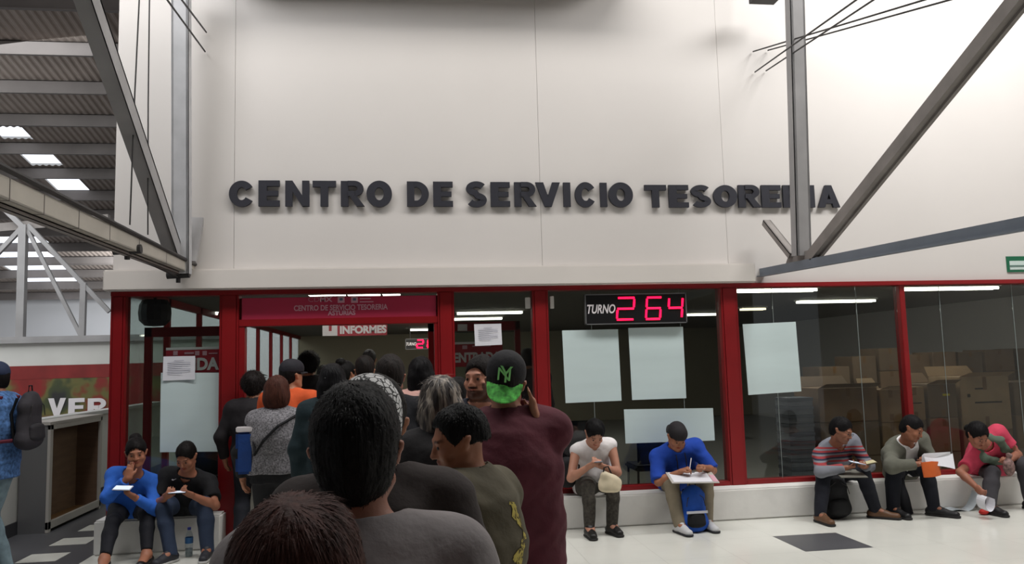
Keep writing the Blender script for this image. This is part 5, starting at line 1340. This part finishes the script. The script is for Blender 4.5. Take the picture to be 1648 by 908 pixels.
def backpack(lab, c, w_, h_, d_, col, fwd=(0, -1, 0), top=None, lean=0, accent=None, cat='backpack', grp='backpacks on the floor', floor=True, res=.009):
    """c: base centre"""
    c = V3(c); R = frame(fwd, (0, -lean, 1)); W = lambda x, y, z: c+R@V3((x, y, z)); t = empty('backpack', tuple(c), lab, cat, grp)
    B = Blob(); B.cone(W(0, 0, d_*.52), W(0, 0, h_-w_*.42), d_*.5, d_*.42, .03, side=R[:, 0], w=w_/d_); B.cone(W(0, 0, h_-w_*.45), W(0, .0, h_-d_*.45), d_*.44, d_*.36, .04, side=R[:, 0], w=w_/d_*.8)
    B.ell(W(0, 0, d_*.5), (w_*.5, d_*.5, d_*.5), R, k=.04); B.wave(.0025, 40, int(c[0]*10) % 9)
    if floor: B.plane((0, 0, c[2]+.004), (0, 0, -1))
    sh = blob_obj('bag_body', B, res, cmat(top or col, .8), t)
    B = Blob(); B.cone(W(0, -d_*.42, h_*.20), W(0, -d_*.40, h_*.36), d_*.26, d_*.24, .03, side=R[:, 0], w=w_/d_*1.4)
    if floor: B.plane((0, 0, c[2]+.004), (0, 0, -1))
    blob_obj('front_pocket', B, res, cmat(col, .75), t)
    one('zip', lambda mb: mb.tube([W(-w_*.36, -d_*.44, h_*.55), W(-w_*.3, -d_*.43, h_*.72), W(0, -d_*.36, h_*.84), W(w_*.3, -d_*.43, h_*.72), W(w_*.36, -d_*.44, h_*.55)], .004, 6), M_DARK, parent=t)
    one('grab_handle', lambda mb: mb.tube([W(-.03, 0, h_-.02), W(-.02, 0, h_+.03), W(.02, 0, h_+.03), W(.03, 0, h_-.02)], .006, 6), M_BLACK, parent=t)
    for q in (-1, 1): one('shoulder_strap', lambda mb: mb.tube([W(q*w_*.25, d_*.40, h_*.86), W(q*w_*.32, d_*.62, h_*.6), W(q*w_*.36, d_*.40, h_*.18)], .013, 6), M_BLACK, parent=t)
    if accent: one('accent_band', lambda mb: mb.bar(W(-w_*.40, -d_*.60, h_*.44), W(w_*.40, -d_*.60, h_*.44), .006, .022, up=tuple(R[:, 2])), accent, parent=t)
    return t
c = PZ(1121, 858); backpack('blue and black backpack standing between the feet of the man in the blue hoodie', (c.x, c.y+.05, 0), .25, .44, .16, (16, 16, 20), top=(22, 74, 165), accent=mat('white_band', (190, 190, 198), .6), lean=-.1)

# E: man in the striped jumper
ms = bpy.data.materials.new('striped_jumper'); ms.use_nodes = True; nt = ms.node_tree; b = nt.nodes['Principled BSDF']; b.inputs['Roughness'].default_value = .9
tc = nt.nodes.new('ShaderNodeTexCoord'); sx = nt.nodes.new('ShaderNodeSeparateXYZ'); nt.links.new(tc.outputs['Object'], sx.inputs[0]); rp = nt.nodes.new('ShaderNodeValToRGB'); mr = nt.nodes.new('ShaderNodeMapRange')
p = sit('man in a grey jumper with red and navy chest stripes, reading', None, (1354, 693, -.50), (.62, -.8, -.42), 1.0, (1342, 772, -.12), (1346, 716, -.34), .39, (.12, -1, 0),
        wl=(1392, 751, -.62), wr=(1362, 753, -.62), el=(1404, 755, -.36), er=(1296, 758, -.46), al=(1410, 832, -.50), ar=(1321, 836, -.56), kl=(1398, 768, -.62), kr=(1322, 770, -.62),
        fl=(.75, -.7, 0), fr_=(.0, -1, 0), tone=(150, 100, 78), girth=1.12, nl=V3((-.2, .2, 1)), nr=V3((.2, .2, 1)), hup=(.10, 0, 1), beard=.35)
p.finish(p.root_at)
z1 = p.neck[2]+.01; z0 = z1-.20
mr.inputs[1].default_value = z0; mr.inputs[2].default_value = z1; nt.links.new(sx.outputs[2], mr.inputs[0]); nt.links.new(mr.outputs[0], rp.inputs[0])
rp.color_ramp.interpolation = 'CONSTANT'; cr = rp.color_ramp; cols = [(0, (120, 122, 130)), (.12, (150, 52, 56)), (.22, (120, 122, 130)), (.30, (40, 44, 66)), (.38, (150, 52, 56)), (.48, (120, 122, 130)), (.56, (40, 44, 66)), (.63, (150, 52, 56)), (.72, (120, 122, 130)), (.80, (150, 52, 56)), (.88, (122, 124, 134))]
cr.elements[0].position = 0; cr.elements[0].color = lin(cols[0][1])+(1,); cr.elements[1].position = .12; cr.elements[1].color = lin(cols[1][1])+(1,)
for a, c in cols[2:]: e = cr.elements.new(a); e.color = lin(c)+(1,)
nt.links.new(rp.outputs[0], b.inputs['Base Color'])
p.pants(cmat((20, 22, 32), .9), t=.016); p.shirt(ms, (1.9, 1.9), hem=-.05, t=.014, name='jumper', collar=True)
p.hair((20, 18, 20), 'short', t=.012, line=.048); p.eyes(); p.shoes(M_SHOEB, L=.19)
def glasses(p):
    mb = MB()
    for q in (-1, 1):
        c = [p.H(q*.032+.020*math.cos(a*.785), -.104, -.003+.014*math.sin(a*.785)) for a in range(9)]; mb.tube(c, .0016, 6); mb.tube([p.H(q*.052, -.10, 0), p.H(q*.078, -.02, .004), p.H(q*.082, .02, -.004)], .0014, 6)
    mb.tube([p.H(-.012, -.106, .0), p.H(.012, -.106, .0)], .0014, 6); mb.build('glasses', M_BLACK, p.root)
glasses(p)
clip('dark folder with papers on the lap of the man in the striped jumper', (1368, 762, -.60), None, mat('folder_grey', (110, 108, 100), .6), w_=.26, h_=.2, paper=False)
phone('phone held by the man in the striped jumper', (p.wL+p.wR)/2+V3((-.005, -.04, .045)), (.2, -.1, 1), (1, -.2, 0), col=(150, 152, 160))
bk = PY(1397, 747, -.66); one('booklet', lambda mb: (mb.slab([bk+Vector((-.06, -.03, -.01)), bk+Vector((.07, -.05, .01)), bk+Vector((.09, .05, .02)), bk+Vector((-.04, .06, .0))], (0, 0, 1), .008), mb.slab([bk+Vector((-.05, -.025, -.001)), bk+Vector((.06, -.045, .019)), bk+Vector((.08, .045, .029)), bk+Vector((-.03, .05, .009))], (0, 0, 1), .004, 1)), [mat('booklet_dark', (70, 60, 40), .6), mat('booklet_cream', (196, 188, 150), .7)], 'small open booklet held by the man in the striped jumper', 'booklet')
c = PZ(1356, 838); backpack('large black backpack on the floor between the legs of the striped jumper man', (c.x, c.y+.12, 0), .30, .44, .20, (16, 16, 19), top=(20, 20, 24))

# F: man in the grey-green jacket with papers
p = sit('man in a grey-green jacket over a white hoodie reading papers', None, (1468, 690, -.48), (.55, -.8, -.50), 1.0, (1452, 768, -.12), (1458, 714, -.32), .40, (.15, -1, 0),
        wl=(1490, 745, -.58), wr=(1478, 747, -.62), el=(1512, 755, -.34), er=(1396, 752, -.46), al=(1504, 828, -.54), ar=(1438, 828, -.46), kl=(1500, 768, -.62), kr=(1436, 770, -.62),
        fl=(.55, -.8, 0), fr_=(.1, -1, 0), tone=(150, 98, 74), girth=1.08, nl=V3((-.3, 0, 1)), nr=V3((0, .0, 1)), hup=(.12, 0, 1), hands=('grip', 'grip'))
p.finish(p.root_at); p.pants(cmat((18, 20, 30), .9), t=.020)
p.shirt(cmat((224, 222, 222), .85), (0, 0), hem=-.03, t=.016, hood=True, name='hoodie')
def openf(B):
    f = -p.T[:, 1]; B.cone(p.neck+f*.17+p.up*.0, p.pel+f*.20, .098, .105, .02, side=p.T[:, 0], w=1.1, op='sub')
p.shirt(cmat((96, 96, 86), .9), (1.88, 1.88), hem=-.06, t=.024, name='jacket', neck=.085, sub=openf)
p.hair((24, 22, 24), 'short', t=.012, line=.050); p.eyes(); p.shoes(M_SHOE, L=.20)
# papers and orange folder
c = PY(1500, 742, -.70)
def f(mb):
    for i in range(4): mb.slab([c+Vector((-.11, -.01*i, -.02+.006*i)), c+Vector((.13+.01*i, -.03-.008*i, .04+.006*i)), c+Vector((.12+.01*i, -.05-.006*i, .075+.004*i)), c+Vector((-.10, -.01*i, .06+.006*i))], (0, .0015, 0), 1)
    v = []; fc = []
    for j in range(9):
        t = j/8; v += [c+Vector((-.10+.28*t, -.02-.04*t, .07-.02*math.sin(t*3.1))), c+Vector((-.10+.25*t, -.06-.06*t, -.03-.04*t*t))]
    for j in range(8): fc.append((2*j, 2*j+2, 2*j+3, 2*j+1))
    mb.add(v+[q+Vector((0, .002, 0)) for q in v], fc+[tuple(18+k for k in reversed(g)) for g in fc])
one('document_stack', f, M_PAPER, 'fanned white papers held by the man in the grey-green jacket', 'papers')
c = PY(1497, 755, -.76); B = Blob(); B.cone(c+Vector((-.055, 0, .01)), c+Vector((.055, 0, .0)), .050, .052, .03); B.ell(V3(c), (.11, .011, .085), op='add', k=.03)
mb = MB(); n = 10; v = []
for j in range(n+1):
    t = j/n; y = -.03*math.sin(t*math.pi)
    v += [c+Vector((-.085+.185*t, y, .075-.02*abs(t-.5))), c+Vector((-.080+.175*t, y-.02, -.075+.015*t))]
fc = [(2*j, 2*j+2, 2*j+3, 2*j+1) for j in range(n)]; nv = len(v); mb.add(v+[q+Vector((0, .012, 0)) for q in v], fc+[tuple(nv+k for k in reversed(g)) for g in fc]+[(2*j, nv+2*j, nv+2*j+2, 2*j+2) for j in range(n)])
of = mb.build('document_folder', mat('orange_folder', (196, 92, 40), .55, nscale=6), bevel=0); tag(of, 'orange folder held below the papers by the man in the grey-green jacket', 'folder')
# dark bag hanging by his leg
c = V3(PY(1456, 800, -.38)); B = Blob(); B.cone(c+V3((-.01, .05, .15)), c+V3((.01, -.02, -.17)), .04, .045, .03, side=(1, 0, 0), w=1.2); B.plane((0, 0, .004), (0, 0, -1)); B.wave(.003, 35, 2)
dj = blob_obj('folded_jacket', B, .009, cmat((22, 22, 28)), empty('dark_jacket', (float(c[0]), float(c[1]), 0), 'dark folded jacket hanging down the ledge by the legs of the papers man', 'jacket'))
one('sleeve', lambda mb: mb.tube([c+V3((-.14, .02, .14)), c+V3((-.15, -.01, .02)), c+V3((-.10, -.06, -.12)), c+V3((-.02, -.05, -.17))], .016, 8), cmat((22, 22, 28)), parent=dj.parent)

# G: woman in pink reaching to the floor
p = sit('woman in a pink T-shirt with a green scarf reaching down to papers', None, (1573, 700, -.56), (.05, -1, -.75), 1.0, (1598, 764, -.12), (1584, 716, -.40), .40, (-.1, -1, -.1),
        wl=(1622, 742, -.58), wr=(1573, 786, -.72), el=(1668, 752, -.40), er=(1530, 770, -.55), al=(1660, 824, -.50), ar=(1594, 820, -.62), kl=(1660, 764, -.64), kr=(1600, 768, -.68),
        fl=(.2, -1, 0), fr_=(.1, -1, 0), tone=(150, 98, 78), girth=1.35, bust=1.1, hipw=1.2, hands=('grip', 'grip'), nl=V3((0, .5, 1)), nr=V3((.8, .3, 0)), ul=.29, flen=.27)
p.finish(p.root_at); p.pants(cmat((58, 56, 60), .9), t=.018); p.shirt(cmat((196, 62, 88), .85), (.62, .62), hem=-.05, t=.016, name='pink_shirt', neck=.075)
p.hair((20, 18, 20), 'lowbun', t=.012); p.eyes(); p.shoes(M_SHOE)
ed = empty('scarf', tuple(p.neck), 'grey-green scarf draped over the shoulders of the woman in pink', 'scarf') if False else None
B = Blob(); f = -p.T[:, 1]; l = p.T[:, 0]; b_ = p.T[:, 1]
B.path([p.neck+b_*.075+p.up*.01, p.neck-l*.085+p.up*.025, p.neck-l*.12+f*.11-p.up*.06, p.sp[2]-l*.07+f*.21, p.sp[1]-l*.0+f*.25], [.028, .032, .030, .030, .024], .02, side=l, w=1.4)
B.path([p.neck+b_*.075+p.up*.01, p.neck+l*.085+p.up*.025, p.neck+l*.12+f*.11-p.up*.06, p.sp[2]+l*.10+f*.21, p.sp[1]+l*.12+f*.24], [.028, .032, .030, .028, .02], .02, side=l, w=1.4)
B.wave(.003, 60, 4); blob_obj('scarf', B, .008, cmat((92, 106, 92), .95), p.root)
c = p.wL+nrm(p.wL-p.eL)*.06
bt = empty('snack_bag', tuple(V3(c)-V3((0, 0, .08))), 'small patterned bag held on the lap of the woman in pink', 'bag')
B = Blob(); cc = V3(c)+V3((.0, -.04, -.04)); B.ell(cc, (.055, .05, .085)); B.cone(cc+V3((0, 0, .07)), cc+V3((.01, 0, .11)), .02, .028, .02); B.wave(.003, 90, 2); blob_obj('bag_body', B, .007, mat('patterned_pouch', (122, 96, 92), .7, nscale=40, namt=.6), bt)
# papers on the floor
A = PZ(1530, 822); c = Vector((A.x, A.y, 0))
def f(mb):
    n = 14; v = []; e = PZ(1583, 826); L = (e.x-A.x)+.10
    for j in range(n+1):
        t = j/n; x = A.x-.02+L*t; z = .006+max(0, t-.60)**2*1.1 + .012*math.sin(t*7)*(t < .6)
        xx = x-max(0, t-.72)*.35*0
        v += [Vector((xx, A.y+.10-.05*t, z)), Vector((xx-.02, A.y-.06-.03*t, z*.9+.002))]
    fc = [(2*j, 2*j+2, 2*j+3, 2*j+1) for j in range(n)]; nv = len(v); mb.add(v+[q-Vector((0, 0, .003)) for q in v], fc+[tuple(nv+k for k in reversed(g)) for g in fc])
one('paper_sheet', f, mat('pale_blue_paper', (196, 206, 212), .7), 'curled pale sheet on the floor at the feet of the woman in pink', 'paper')
c = p.wR+nrm(p.wR-p.eR)*.10
def f(mb):
    n = 14; v = []
    for j in range(n+1):
        a = 2.0+4.6*j/n; r = .055+.035*j/n; v += [V3(c)+V3((r*math.cos(a)*.7, -.06, r*math.sin(a)*1.1-.07)), V3(c)+V3((r*math.cos(a)*.7+.01, .07, r*math.sin(a)*1.1-.06))]
    v = [Vector(q) for q in v]; zmin = min(q.z for q in v); 
    v = [Vector((q.x, q.y, max(q.z, .012))) for q in v]
    fc = [(2*j, 2*j+2, 2*j+3, 2*j+1) for j in range(n)]; nv = len(v); mb.add(v+[q+Vector((.002, 0, .002)) for q in v], fc+[tuple(nv+k for k in reversed(g)) for g in fc])
one('paper_roll', f, M_PAPER, 'white rolled paper being picked up by the woman in pink', 'paper')
c = PZ(1584, 829); B = Blob(); B.ell((c.x, c.y, .03), (.05, .035, .028)); B.wave(.003, 70, 1)
rd = empty('red_pouch', (c.x, c.y, 0), 'small red pouch on the floor beside the shoe of the woman in pink', 'pouch'); blob_obj('pouch_body', B, .007, mat('red_cloth', (190, 44, 38), .7), rd)
one('pull_cord', lambda mb: mb.tube([(c.x+.03, c.y-.02, .04), (c.x+.06, c.y-.05, .01)], .003, 6), M_BLACK, parent=rd)

# water bottle on the floor, left
c = PZ(304, 896); bo = empty('water_bottle', (c.x, c.y, 0), 'clear water bottle with blue label and cap on the floor by the seated man', 'bottle')
mg = glass_mat('bottle_plastic', (.86, .90, .92), 1.6)
one('bottle_body', lambda mb: mb.lathe((c.x, c.y, 0), [(0, .002), (.030, .003), (.033, .02), (.030, .05), (.033, .08), (.033, .16), (.028, .195), (.014, .225), (.013, .24)], 20), mg, parent=bo, smooth=True)
one('label', lambda mb: mb.lathe((c.x, c.y, 0), [(.0338, .115), (.0338, .165)], 20), mat('bottle_label', (60, 110, 165), .5), parent=bo, smooth=True)
one('bottle_cap', lambda mb: mb.lathe((c.x, c.y, 0), [(.0155, .228), (.0155, .248), (.0, .249)], 16), mat('cap_blue', (50, 60, 140), .4), parent=bo)
one('water', lambda mb: mb.lathe((c.x, c.y, 0), [(0, .004), (.029, .005), (.031, .07), (0, .071)], 20), mat('still_water', (150, 160, 162), .1), parent=bo, smooth=True)

# H: man with the backpack, left edge
p = stand('man in a blue patterned T-shirt and faded jeans, walking at the far left', -8, 585, 6.55, ang=85, hs=1.0, shw=.39, girth=1.05, res=.009, tone=(160, 108, 84), hands='cross', face=True, group=None)
mbp = mat('blue_print_shirt', (70, 104, 152), .9, nscale=38, namt=.6)
mj = mat('acid_jeans', (122, 142, 150), .9, nscale=12, namt=.32, bump=.3, bscale=12)
p.finish(p.root_at); p.pants(mj, t=.024); p.shirt(mbp, (.7, .7), hem=-.16, t=.018); p.shoes(mat('dark_shoe_blue', (30, 34, 48), .6)); p.hair((24, 20, 20), t=.006); p.eyes(); cap(p, (34, 44, 70))
bc = p.sp[2]-p.f*.215+V3((0, 0, -.20))
bp = backpack('dark grey backpack with red straps, worn by the man at the far left', bc, .30, .48, .15, (38, 36, 40), fwd=-p.f, top=(48, 45, 50), floor=False, grp=None)
for q in (-1, 1):
    pts = [p.neck+p.l*q*.12+p.f*-.10+V3((0, 0, .0)), p.neck+p.l*q*.13+p.f*.03+V3((0, 0, .03)), p.sp[3]+p.l*q*.14+p.f*.14, p.sp[2]+p.l*q*.16+p.f*.12, p.sp[1]+p.l*q*.185+p.f*.0, bc+p.l*q*.12+p.f*.06+V3((0, 0, .08))]
    mb = MB(); mb.tube(pts, .015, 8); mb.build('chest_strap', mat('maroon_strap', (96, 28, 44), .8), bp)
